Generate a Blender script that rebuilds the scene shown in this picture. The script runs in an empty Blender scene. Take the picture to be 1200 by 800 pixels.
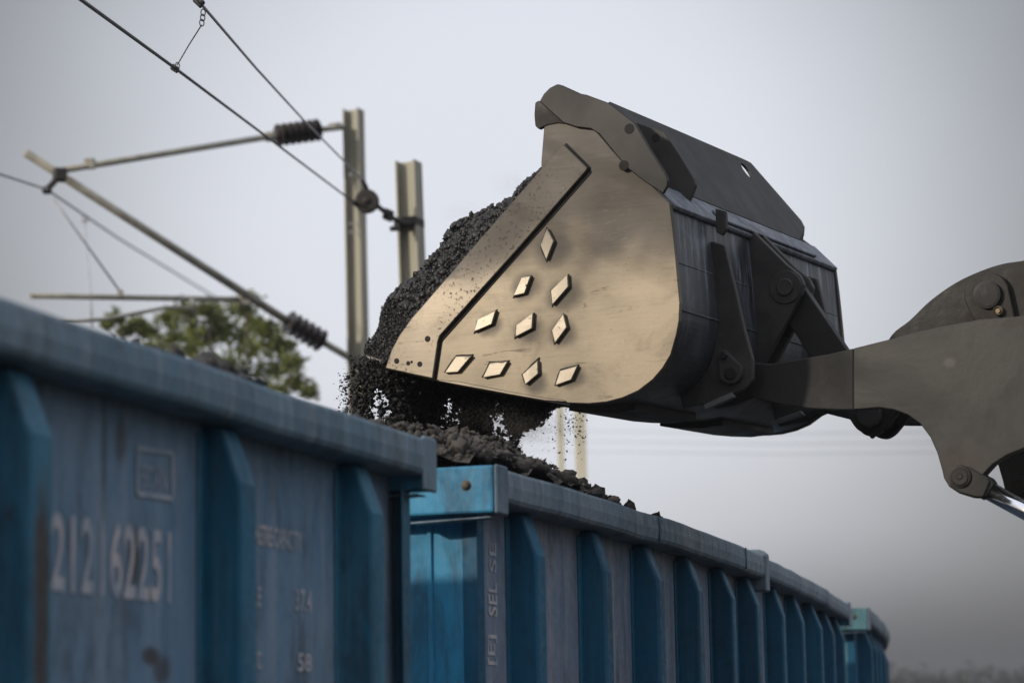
import bpy, bmesh, math, random
import numpy as np
from mathutils import Vector, Matrix, noise as mnoise

random.seed(11)
rng = np.random.default_rng(11)
scene = bpy.context.scene
COL = scene.collection
V = Vector
rad = math.radians

# ------------------------------------------------------------------ camera
CAM = V((0.0, 0.0, 2.1))
FPX = 3000.0                                   # focal length in photo pixels (1200 wide)
PITCH = math.atan(470.0 / FPX)
ROLL = rad(1.0)
_F = V((0, math.cos(PITCH), math.sin(PITCH)))
_U0 = V((0, -math.sin(PITCH), math.cos(PITCH)))
_R0 = V((1, 0, 0))
_R = _R0 * math.cos(ROLL) - _U0 * math.sin(ROLL)
_U = _U0 * math.cos(ROLL) + _R0 * math.sin(ROLL)


def ray(u, v):
    return _F + _R * ((u - 600.0) / FPX) + _U * ((400.0 - v) / FPX)


def at_y(u, v, y):
    d = ray(u, v)
    return CAM + d * ((y - CAM.y) / d.y)


def at_z(u, v, z):
    d = ray(u, v)
    return CAM + d * ((z - CAM.z) / d.z)


def at_plane(u, v, p0, n):
    d = ray(u, v)
    return CAM + d * ((p0 - CAM).dot(n) / d.dot(n))


cam_data = bpy.data.cameras.new("camera")
cam = bpy.data.objects.new("camera", cam_data)
COL.objects.link(cam)
M = Matrix((( _R.x, _U.x, -_F.x, CAM.x), (_R.y, _U.y, -_F.y, CAM.y), (_R.z, _U.z, -_F.z, CAM.z), (0, 0, 0, 1)))
cam.matrix_world = M
cam_data.sensor_width = 36.0
cam_data.sensor_fit = 'HORIZONTAL'
cam_data.lens = 90.0
cam_data.clip_end = 4000.0
cam_data.clip_start = 0.1
cam_data.dof.use_dof = True
cam_data.dof.focus_distance = 11.8
cam_data.dof.aperture_fstop = 2.4
scene.camera = cam

# ------------------------------------------------------------------ materials


class NT:
    def __init__(self, nt):
        self.nt = nt
        self.n = nt.nodes
        self.l = nt.links

    def new(self, t, **kw):
        nd = self.n.new(t)
        for k, val in kw.items():
            setattr(nd, k, val)
        return nd

    def link(self, a, b):
        self.l.new(a, b)

    def coord(self, scale=(1, 1, 1), rot=(0, 0, 0)):
        tc = self.new('ShaderNodeTexCoord')
        mp = self.new('ShaderNodeMapping')
        mp.inputs['Scale'].default_value = scale
        mp.inputs['Rotation'].default_value = rot
        self.link(tc.outputs['Object'], mp.inputs['Vector'])
        return mp.outputs['Vector']

    def noise(self, vec, scale=5.0, detail=4.0, rough=0.55, dist=0.0):
        nz = self.new('ShaderNodeTexNoise')
        nz.inputs['Scale'].default_value = scale
        nz.inputs['Detail'].default_value = detail
        nz.inputs['Roughness'].default_value = rough
        nz.inputs['Distortion'].default_value = dist
        if vec is not None:
            self.link(vec, nz.inputs['Vector'])
        return nz.outputs['Fac']

    def ramp(self, fac, lo, hi, a=0.0, b=1.0):
        mr = self.new('ShaderNodeMapRange')
        mr.interpolation_type = 'SMOOTHSTEP'
        mr.inputs['From Min'].default_value = lo
        mr.inputs['From Max'].default_value = hi
        mr.inputs['To Min'].default_value = a
        mr.inputs['To Max'].default_value = b
        self.link(fac, mr.inputs['Value'])
        return mr.outputs['Result']

    def mix(self, fac, a, b):
        mx = self.new('ShaderNodeMix', data_type='RGBA')
        if isinstance(fac, (int, float)):
            mx.inputs[0].default_value = fac
        else:
            self.link(fac, mx.inputs[0])
        for sock, val in ((mx.inputs[6], a), (mx.inputs[7], b)):
            if isinstance(val, tuple):
                sock.default_value = (*val[:3], 1)
            else:
                self.link(val, sock)
        return mx.outputs[2]

    def math(self, op, a, b=None, clamp=False):
        m = self.new('ShaderNodeMath', operation=op, use_clamp=clamp)
        for i, val in enumerate((a, b)):
            if val is None:
                continue
            if isinstance(val, (int, float)):
                m.inputs[i].default_value = val
            else:
                self.link(val, m.inputs[i])
        return m.outputs[0]

    def spot(self, p, radii, soft=0.5):
        """1 inside an ellipsoid round the point p, 0 outside: a stain with a place and shape of its own"""
        tc = self.new('ShaderNodeTexCoord')
        mp = self.new('ShaderNodeMapping')
        mp.inputs['Location'].default_value = tuple(-a / r for a, r in zip(p, radii))
        mp.inputs['Scale'].default_value = tuple(1 / r for r in radii)
        self.link(tc.outputs['Object'], mp.inputs['Vector'])
        ln = self.new('ShaderNodeVectorMath', operation='LENGTH')
        self.link(mp.outputs['Vector'], ln.inputs[0])
        nz = self.noise(self.coord((1, 1, 1)), 9, 3, .55)
        d = self.math('ADD', ln.outputs['Value'], self.math('MULTIPLY', self.math('SUBTRACT', nz, .5), .9))
        return self.ramp(d, 1 - soft, 1 + soft, 1, 0)


def mat(name):
    m = bpy.data.materials.new(name)
    m.use_nodes = True
    t = NT(m.node_tree)
    bs = t.n['Principled BSDF']
    return m, t, bs


def setc(t, sock, val):
    if isinstance(val, tuple):
        sock.default_value = (*val[:3], 1)
    elif isinstance(val, (int, float)):
        sock.default_value = val
    else:
        t.link(val, sock)


def bump(t, bs, h, strength=0.3, dist=0.01):
    b = t.new('ShaderNodeBump')
    b.inputs['Strength'].default_value = strength
    b.inputs['Distance'].default_value = dist
    t.link(h, b.inputs['Height'])
    t.link(b.outputs['Normal'], bs.inputs['Normal'])


def simple(name, a, b, scale=6, stretch=(1, 1, 1), lo=.35, hi=.65, rough=(.5, .7), metal=0.0, bmp=.15, spec=.4):
    m, t, bs = mat(name)
    f = t.noise(t.coord(stretch), scale, 6, .62)
    setc(t, bs.inputs['Base Color'], t.mix(t.ramp(f, lo, hi), a, b))
    setc(t, bs.inputs['Roughness'], t.ramp(f, .3, .7, *rough))
    bs.inputs['Metallic'].default_value = metal
    bs.inputs['Specular IOR Level'].default_value = spec
    if bmp:
        bump(t, bs, t.noise(t.coord(stretch), scale * 5, 5, .6), bmp, .006)
    return m


def worn_steel(name, bright, dull, marks=(), pits=.64):
    m, t, bs = mat(name)
    big = t.noise(t.coord((1, 1, 1)), 1.7, 5, .55)
    fine = t.noise(t.coord((1, 1, 1)), 26, 6, .7)
    brush = t.noise(t.coord((3, 3, 90), (0, rad(24), 0)), 2.2, 5, .6)
    brush2 = t.noise(t.coord((70, 70, 2.5), (0, rad(-38), 0)), 1.4, 5, .65)
    # dull upper half (dried coal dust), bare rubbed metal lower down
    sep = t.new('ShaderNodeSeparateXYZ')
    tc = t.new('ShaderNodeTexCoord')
    t.link(tc.outputs['Object'], sep.inputs[0])
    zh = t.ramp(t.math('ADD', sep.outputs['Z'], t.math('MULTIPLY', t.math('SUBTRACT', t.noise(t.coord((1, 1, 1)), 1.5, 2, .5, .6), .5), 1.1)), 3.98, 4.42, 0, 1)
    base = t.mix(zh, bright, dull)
    base = t.mix(t.ramp(fine, .5, .85, 0, .12), base, dull)
    base = t.mix(t.ramp(brush, .55, .85, 0, .10), base, tuple(c * .55 for c in dull))
    base = t.mix(t.ramp(brush2, .60, .80, 0, .3), base, tuple(c * 1.2 for c in bright))
    stain = t.noise(t.coord((1, 1, 1)), 3.4, 6, .62, .6)
    base = t.mix(t.ramp(stain, .48, .74, 0, .5), base, tuple(x * .8 for x in dull))
    pit = t.noise(t.coord((1, 1, 1)), 60, 3, .6)
    base = t.mix(t.math('MULTIPLY', t.ramp(pit, pits, pits + .06), t.ramp(big, .40, .56)), base, (.03, .025, .02))
    # thin scratches
    for sc, ro, th in ((3.1, 12, .012), (2.3, -44, .010), (4.0, 63, .010)):
        w = t.noise(t.coord((sc * .35, sc * .35, sc * 5), (0, rad(ro), 0)), 1.3, 1.5, .4, .0)
        line = t.ramp(t.math('ABSOLUTE', t.math('SUBTRACT', w, .5)), 0, th, 1, 0)
        gate = t.ramp(t.noise(t.coord((1, 1, 1)), 3.1 + sc, 4, .7), .54, .64)
        base = t.mix(t.math('MULTIPLY', t.math('MULTIPLY', line, gate), .85), base, (.06, .05, .04))
    rough = t.ramp(t.math('ADD', t.math('MULTIPLY', t.noise(t.coord((1, 1, 1)), 2.2, 3, .5), .75), t.math('MULTIPLY', brush, .25)), .3, .7, .33, .52)
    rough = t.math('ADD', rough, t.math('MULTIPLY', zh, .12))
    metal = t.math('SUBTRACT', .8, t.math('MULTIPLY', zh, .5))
    arc = t.noise(t.coord((1.1, 1.1, 5.5), (0, rad(-28), rad(-28))), 7.0, 3, .5, .9)
    base = t.mix(t.math('MULTIPLY', t.ramp(t.math('ABSOLUTE', t.math('SUBTRACT', arc, .5)), 0, .02, 1, 0), t.ramp(big, .48, .66, 0, .14)), base, tuple(c * 1.6 for c in bright))
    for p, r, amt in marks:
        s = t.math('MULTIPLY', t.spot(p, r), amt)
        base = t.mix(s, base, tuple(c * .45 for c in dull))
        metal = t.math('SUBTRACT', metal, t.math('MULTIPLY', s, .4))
    setc(t, bs.inputs['Base Color'], base)
    setc(t, bs.inputs['Roughness'], rough)
    setc(t, bs.inputs['Metallic'], metal)
    h = t.math('ADD', t.math('MULTIPLY', brush, .05), t.math('ADD', t.math('MULTIPLY', pit, .10), t.math('MULTIPLY', t.noise(t.coord((1, 1, 1)), 1.6, 1.5, .4), 1.6)))
    bump(t, bs, h, .10, .012)
    return m


def painted(name, base, dusty, streak=(.10, .12, .14), rough=(.42, .7), dust=(.35, .65), rust=.5, spots=(), streak_amt=.5):
    """old wagon paint: base coat, dust film, rain streaks running down, rust freckles"""
    m, t, bs = mat(name)
    big = t.noise(t.coord((1, 1, .6)), 1.4, 5, .6)
    st = t.noise(t.coord((9, 9, .35)), 2.0, 6, .65)
    st2 = t.noise(t.coord((26, 26, .7)), 2.0, 4, .6)
    fine = t.noise(t.coord((1, 1, 1)), 22, 6, .7)
    c = t.mix(t.ramp(big, *dust), base, dusty)
    c = t.mix(t.ramp(st, .45, .72, 0, streak_amt), c, streak)
    c = t.mix(t.ramp(st2, .55, .75, 0, streak_amt * .7), c, tuple(x * .45 for x in base))
    c = t.mix(t.ramp(fine, .5, .8, 0, .35), c, tuple(x * .5 for x in dusty))
    rn = t.noise(t.coord((1, 1, .55)), 7.5, 7, .72)
    rmask = t.ramp(rn, .66, .72, 0, rust)
    c = t.mix(rmask, c, (.055, .03, .018))
    # coal soot rubbed and washed over the paint
    soot = t.noise(t.coord((2.2, 2.2, .7)), 2.4, 8, .72, .4)
    c = t.mix(t.ramp(soot, .46, .70, 0, .62), c, (.022, .024, .028))
    soot2 = t.noise(t.coord((14, 14, 1.1)), 1.6, 5, .7)
    c = t.mix(t.ramp(soot2, .56, .74, 0, .5), c, (.02, .022, .026))
    for p, r, col, amt in spots:
        c = t.mix(t.math('MULTIPLY', t.spot(p, r), amt), c, col)
    setc(t, bs.inputs['Base Color'], c)
    setc(t, bs.inputs['Roughness'], t.ramp(fine, .3, .7, *rough))
    bs.inputs['Specular IOR Level'].default_value = .35
    h = t.math('ADD', t.math('MULTIPLY', big, .8), t.math('ADD', t.math('MULTIPLY', fine, .2), t.math('MULTIPLY', rmask, -.3)))
    bump(t, bs, h, .25, .012)
    return m


def coal_mat(name, dark, light, dust, dust_amt=.5, rough=(.35, .75)):
    m, t, bs = mat(name)
    g = t.new('ShaderNodeNewGeometry')
    isl = g.outputs['Random Per Island']
    c = t.mix(t.ramp(isl, 0, 1), dark, light)
    nz = t.noise(t.coord((1, 1, 1)), 18, 6, .65)
    sep = t.new('ShaderNodeSeparateXYZ')
    t.link(g.outputs['True Normal'], sep.inputs[0])
    upf = t.ramp(sep.outputs['Z'], -.2, .9, .25, 1)
    c = t.mix(t.math('MULTIPLY', t.math('MULTIPLY', t.ramp(nz, .3, .7), dust_amt), upf), c, dust)
    setc(t, bs.inputs['Base Color'], c)
    setc(t, bs.inputs['Roughness'], t.ramp(t.math('ADD', t.math('MULTIPLY', isl, .5), t.math('MULTIPLY', nz, .5)), .2, .8, *rough))
    bs.inputs['Specular IOR Level'].default_value = .45
    bump(t, bs, t.noise(t.coord((1, 1, 1)), 55, 4, .6), .5, .01)
    return m


# ------------------------------------------------------------------ mesh helpers


def new_obj(name, verts, faces, m, parent=None, smooth=False, mats=None, mids=None):
    me = bpy.data.meshes.new(name)
    me.from_pydata([tuple(v) for v in verts], [], [tuple(f) for f in faces])
    me.update()
    return link_mesh(name, me, m, parent, smooth, mats, mids)


def link_mesh(name, me, m, parent=None, smooth=False, mats=None, mids=None):
    for mm in (mats or [m]):
        me.materials.append(mm)
    if mids is not None:
        me.polygons.foreach_set('material_index', list(mids))
    if smooth:
        me.polygons.foreach_set('use_smooth', [True] * len(me.polygons))
    o = bpy.data.objects.new(name, me)
    COL.objects.link(o)
    if parent is not None:
        put(o, parent)
    return o


def put(o, parent):
    """parent o (built in world coordinates) without moving it"""
    o.parent = parent
    if parent.type == 'EMPTY':                    # meshes already sit in world coordinates
        o.matrix_parent_inverse = Matrix.Translation(-parent.location)


def thing(name, label, cat, loc=(0, 0, 0), group=None):
    o = bpy.data.objects.new(name, None)
    o.empty_display_size = .2
    COL.objects.link(o)
    o.location = loc
    return tag(o, label, cat, group)


def tag(o, label, cat, group=None, kind=None):
    o['label'] = label
    o['category'] = cat
    if group:
        o['group'] = group
    if kind:
        o['kind'] = kind
    return o


def structure(o):
    o['kind'] = 'structure'
    return o


class MB:
    """collects shapes into one mesh"""

    def __init__(self):
        self.bm = bmesh.new()

    def prism(self, poly, vec, bevel=0.0, seg=1):
        """poly: world points of a planar ring, extruded by vec"""
        bm = self.bm
        a = [bm.verts.new(p) for p in poly]
        b = [bm.verts.new(V(p) + vec) for p in poly]
        n = len(a)
        fs = [bm.faces.new(a), bm.faces.new(list(reversed(b)))]
        for i in range(n):
            j = (i + 1) % n
            fs.append(bm.faces.new((a[j], a[i], b[i], b[j])))
        bmesh.ops.recalc_face_normals(bm, faces=fs)
        if bevel > 0:
            es = list({e for f in fs for e in f.edges if len(e.link_faces) == 2 and e.calc_face_angle(0) > .5})
            bmesh.ops.bevel(bm, geom=es, offset=bevel, segments=seg, affect='EDGES', profile=.5, clamp_overlap=True)
        return self

    def box(self, c, x, y, z, bevel=0.0):
        """centre and three half-axis vectors"""
        c = V(c)
        ring = [c - x - y - z, c + x - y - z, c + x + y - z, c - x + y - z]
        return self.prism(ring, z * 2, bevel)

    def tube(self, pts, r, seg=10, caps=True):
        bm = self.bm
        pts = [V(p) for p in pts]
        rs = r if isinstance(r, (list, tuple)) else [r] * len(pts)
        rings = []
        ref = None
        for i, p in enumerate(pts):
            d = (pts[min(i + 1, len(pts) - 1)] - pts[max(i - 1, 0)]).normalized()
            if ref is None:
                ref = V((0, 0, 1)) if abs(d.z) < .9 else V((1, 0, 0))
            x = d.cross(ref).normalized()
            y = d.cross(x).normalized()
            ref = -y if False else ref
            rings.append([bm.verts.new(p + (x * math.cos(2 * math.pi * k / seg) + y * math.sin(2 * math.pi * k / seg)) * rs[i]) for k in range(seg)])
        fs = []
        for a, b in zip(rings, rings[1:]):
            for k in range(seg):
                f = bm.faces.new((a[k], a[(k + 1) % seg], b[(k + 1) % seg], b[k]))
                f.smooth = True
                fs.append(f)
        if caps:
            fs.append(bm.faces.new(rings[0]))
            fs.append(bm.faces.new(list(reversed(rings[-1]))))
        bmesh.ops.recalc_face_normals(bm, faces=fs)
        return self

    def lathe(self, p0, axis, prof, seg=24):
        """prof: list of (distance along axis, radius)"""
        pts = [V(p0) + axis * d for d, r in prof]
        bm = self.bm
        ref = V((0, 0, 1)) if abs(axis.z) < .9 else V((1, 0, 0))
        x = axis.cross(ref).normalized()
        y = axis.cross(x).normalized()
        rings = [[bm.verts.new(p + (x * math.cos(2 * math.pi * k / seg) + y * math.sin(2 * math.pi * k / seg)) * max(r, 1e-4)) for k in range(seg)]
                 for p, (d, r) in zip(pts, prof)]
        fs = []
        for a, b in zip(rings, rings[1:]):
            for k in range(seg):
                fs.append(bm.faces.new((a[k], a[(k + 1) % seg], b[(k + 1) % seg], b[k])))
        fs.append(bm.faces.new(rings[0]))
        fs.append(bm.faces.new(list(reversed(rings[-1]))))
        bmesh.ops.recalc_face_normals(bm, faces=fs)
        return self

    def sweep(self, rings, close=True, caps=True):
        bm = self.bm
        rv = [[bm.verts.new(p) for p in r] for r in rings]
        n = len(rv[0])
        fs = []
        for a, b in zip(rv, rv[1:]):
            for k in range(n if close else n - 1):
                fs.append(bm.faces.new((a[k], a[(k + 1) % n], b[(k + 1) % n], b[k])))
        if caps and close:
            fs.append(bm.faces.new(rv[0]))
            fs.append(bm.faces.new(list(reversed(rv[-1]))))
        bmesh.ops.recalc_face_normals(bm, faces=fs)
        return self

    def build(self, name, m, parent=None, smooth=False):
        me = bpy.data.meshes.new(name)
        self.bm.to_mesh(me)
        self.bm.free()
        return link_mesh(name, me, m, parent, smooth)


# ---- angular lumps (coal), scattered in bulk
def lump_shapes(n=14, pts=15, jitter=.28):
    out = []
    for i in range(n):
        bm = bmesh.new()
        sq = V((random.uniform(.7, 1.25), random.uniform(.7, 1.1), random.uniform(.55, .95)))
        for k in range(pts):
            d = V((random.gauss(0, 1), random.gauss(0, 1), random.gauss(0, 1))).normalized() * random.uniform(1 - jitter, 1.0)
            bm.verts.new(V((d.x * sq.x, d.y * sq.y, d.z * sq.z)))
        r = bmesh.ops.convex_hull(bm, input=bm.verts)
        bmesh.ops.delete(bm, geom=[v for v in bm.verts if not v.link_faces], context='VERTS')
        bmesh.ops.triangulate(bm, faces=bm.faces)
        bm.verts.ensure_lookup_table()
        bm.verts.index_update()
        vs = np.array([v.co[:] for v in bm.verts])
        fs = np.array([[v.index for v in f.verts] for f in bm.faces])
        bm.free()
        out.append((vs, fs))
    return out


LUMPS = lump_shapes()
CRUMBS = lump_shapes(8, 8, .2)


def rough_shapes(n=10):
    out = []
    for i in range(n):
        bm = bmesh.new()
        bmesh.ops.create_icosphere(bm, subdivisions=2, radius=1.0)
        o3 = V((i * 7.3, i * 3.1, 1.7))
        sq = V((random.uniform(.75, 1.3), random.uniform(.7, 1.05), random.uniform(.55, .85)))
        for v in bm.verts:
            d = v.co.normalized()
            r = 1 + .5 * mnoise.fractal(d * 1.25 + o3, 1.0, 2.0, 2) + .42 * mnoise.fractal(d * 3.6 + o3, 1.0, 2.0, 1)
            v.co = V((d.x * sq.x, d.y * sq.y, d.z * sq.z)) * r
        bm.verts.index_update()
        vs = np.array([v.co[:] for v in bm.verts])
        fs = np.array([[v.index for v in f.verts] for f in bm.faces])
        bm.free()
        out.append((vs, fs))
    return out


ROUGH = rough_shapes()


def rand_rot(n):
    q = rng.normal(size=(n, 4))
    q /= np.linalg.norm(q, axis=1)[:, None]
    w, x, y, z = q.T
    return np.stack([np.stack([1 - 2 * (y * y + z * z), 2 * (x * y - z * w), 2 * (x * z + y * w)], -1),
                     np.stack([2 * (x * y + z * w), 1 - 2 * (x * x + z * z), 2 * (y * z - x * w)], -1),
                     np.stack([2 * (x * z - y * w), 2 * (y * z + x * w), 1 - 2 * (x * x + y * y)], -1)], 1)


def scatter(points, sizes, shapes):
    points = np.asarray(points, float)
    sizes = np.asarray(sizes, float)
    n = len(points)
    R = rand_rot(n)
    which = rng.integers(0, len(shapes), n)
    VS, FS, off = [], [], 0
    for k, (vs, fs) in enumerate(shapes):
        idx = np.where(which == k)[0]
        if not len(idx):
            continue
        p = np.einsum('nij,vj->nvi', R[idx], vs) * sizes[idx][:, None, None] + points[idx][:, None, :]
        f = fs[None] + (np.arange(len(idx)) * len(vs))[:, None, None] + off
        VS.append(p.reshape(-1, 3))
        FS.append(f.reshape(-1, 3))
        off += len(idx) * len(vs)
    return np.concatenate(VS), np.concatenate(FS)


def bulk_mesh(name, parts, m, parent=None):
    """parts: list of (verts, tris) merged into one mesh"""
    VS, FS, off = [], [], 0
    for v, f in parts:
        VS.append(np.asarray(v, float))
        FS.append(np.asarray(f) + off)
        off += len(v)
    v = np.concatenate(VS)
    f = np.concatenate(FS)
    me = bpy.data.meshes.new(name)
    me.vertices.add(len(v))
    me.vertices.foreach_set('co', v.ravel())
    me.loops.add(len(f) * 3)
    me.loops.foreach_set('vertex_index', f.ravel().astype(np.int32))
    me.polygons.add(len(f))
    me.polygons.foreach_set('loop_start', np.arange(0, len(f) * 3, 3, dtype=np.int32))
    me.update(calc_edges=True)
    me.validate()
    return link_mesh(name, me, m, parent)


def grid_mesh(P):
    """P[i][j] world points -> (verts, tris)"""
    ni, nj = len(P), len(P[0])
    v = np.array([[tuple(q) for q in row] for row in P]).reshape(-1, 3)
    f = []
    for i in range(ni - 1):
        for j in range(nj - 1):
            a = i * nj + j
            f += [(a, a + 1, a + nj + 1), (a, a + nj + 1, a + nj)]
    return v, np.array(f)


def nz3(p, s):
    return mnoise.fractal(V(p) * s, 1.0, 2.0, 4)


# ------------------------------------------------------------------ wagon plan lines
ZT = 3.10                                       # top of the wagon sides (1 m above the lens)


class Path:
    def __init__(self, pts, step=.1):
        P = [V((p[0], p[1], 0)) for p in pts]
        P = [P[0] * 2 - P[1]] + P + [P[-1] * 2 - P[-2]]
        out = []
        for i in range(1, len(P) - 2):
            for k in range(24):
                t = k / 24
                a, b, c, d = P[i - 1], P[i], P[i + 1], P[i + 2]
                out.append(.5 * ((2 * b) + (c - a) * t + (2 * a - 5 * b + 4 * c - d) * t * t + (3 * b - a - 3 * c + d) * t ** 3))
        out.append(P[-2])
        self.p = out
        self.s = [0.0]
        for a, b in zip(out, out[1:]):
            self.s.append(self.s[-1] + (b - a).length)
        self.L = self.s[-1]

    def frame(self, s):
        s = max(0, min(self.L, s))
        i = 0
        while i < len(self.s) - 2 and self.s[i + 1] < s:
            i += 1
        t = (s - self.s[i]) / max(1e-9, self.s[i + 1] - self.s[i])
        p = self.p[i].lerp(self.p[i + 1], t)
        T = (self.p[min(i + 2, len(self.p) - 1)] - self.p[max(i - 1, 0)]).normalized()
        N = V((T.y, -T.x, 0))
        return p, T, N

    def pt(self, s, q, z):
        p, T, N = self.frame(s)
        if s < 0:
            p = p + T * s
        if s > self.L:
            p = p + T * (s - self.L)
        r = p + N * q
        return V((r.x, r.y, z))

    def s_at_u(self, u, q=0.0, z=2.7):
        """station where the line offset by q shows at photo column u (near row for height z)"""
        best = None
        for k in range(0, 1201):
            s = self.L * k / 1200
            P = self.pt(s, q, z) - CAM
            d = P.dot(_F)
            if d < .5:
                continue
            uu = 600 + FPX * P.dot(_R) / d
            if best is None or abs(uu - u) < best[0]:
                best = (abs(uu - u), s)
        return best[1]

    def sweep(self, mb, s0, s1, prof, n=None):
        n = n or max(2, int((s1 - s0) / .35) + 1)
        rings = []
        for k in range(n):
            s = s0 + (s1 - s0) * k / (n - 1)
            rings.append([self.pt(s, q, z) for q, z in prof])
        mb.sweep(rings)
        return mb


def top_pts(pix, z=ZT):
    return [at_z(u, v, z) for u, v in pix]


# the wagon nearest the lens: its line runs on past the camera on the left
a0, a1 = top_pts([(0, 348), (510, 516)])
d1 = (a1 - a0).normalized()
W1 = Path([a1 - d1 * 10.3, a1 - d1 * 6, a1 - d1 * 3, a1])
W2 = Path(top_pts([(581, 544.5), (640, 562), (700, 580.5), (760, 600), (820, 620), (880, 643), (912, 657), (940, 671.5), (968, 687), (996, 706)]))
w3 = top_pts([(1018, 711.5), (1030, 722), (1041, 738)])
W3 = Path([w3[0], w3[1], w3[2], w3[2] + V((.33, 2.6, 0)), w3[2] + V((.55, 5.2, 0))])
print('W1', W1.L, 'W2', W2.L, 'W3', W3.L, [tuple(round(c, 2) for c in p) for p in (a0, a1, W2.p[0], W2.p[-1], *w3)])

# ------------------------------------------------------------------ wagon materials
def p1(u, v, q=-.13):                            # a point on wagon 1's side sheet
    p, T, N = W1.frame(5)
    return at_plane(u, v, W1.pt(5, q, 2), N)


rustcol = (.045, .028, .02)
m_panel1 = painted('panel_paint', (.095, .19, .295), (.165, .235, .31), (.25, .295, .35), rust=.35, spots=[
    (p1(157, 655), (.03, .03, .07), rustcol, .9), (p1(176, 768), (.05, .05, .022), rustcol, .8),
    (p1(190, 785), (.05, .05, .04), rustcol, .7), (p1(142, 515), (.035, .035, .05), rustcol, .6),
    (p1(122, 520), (.012, .012, .16), (.03, .045, .06), .8)])
m_rib1 = painted('rib_paint', (.008, .10, .175), (.03, .145, .225), (.11, .20, .275), rust=.5, spots=[
    (W1.pt(W1.s_at_u(55), -.01, 2.45), (.025, .04, .26), rustcol, .9)])
m_rim = painted('rim_paint', (.085, .16, .22), (.15, .215, .265), (.23, .28, .32), rust=.55, streak_amt=.6)
m_panel2 = painted('panel_paint_grey', (.12, .175, .26), (.20, .235, .295), (.36, .38, .42), rust=.35)
m_rib2 = painted('rib_paint_deep', (.003, .078, .155), (.008, .10, .18), (.045, .145, .225), rust=.4, streak_amt=.3)
m_rim2 = painted('rim_paint_grey', (.09, .15, .205), (.16, .205, .25), (.27, .30, .335), rust=.5, streak_amt=.65)
m_end = painted('end_paint', (.025, .235, .42), (.06, .265, .41), (.08, .17, .24), rust=.5, streak_amt=.35)
m_end3 = painted('end_paint_turquoise', (.07, .20, .24), (.09, .21, .24), (.10, .18, .21), rust=.2, streak_amt=.3)
m_under = simple('underframe_black', (.02, .018, .016), (.05, .04, .032), 5)
m_inner = simple('inner_sheet_rust', (.07, .045, .03), (.11, .09, .075), 3)
m_letter1, t, bs = mat('stencil_white_faded')
f = t.noise(t.coord((1, 1, .5)), 9, 6, .7)
setc(t, bs.inputs['Base Color'], t.mix(t.ramp(f, .34, .68), (.46, .43, .44), (.18, .25, .33)))
bs.inputs['Roughness'].default_value = .75
m_wheel = simple('wheel_steel', (.05, .045, .04), (.10, .08, .06), 8, metal=.5)


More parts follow.
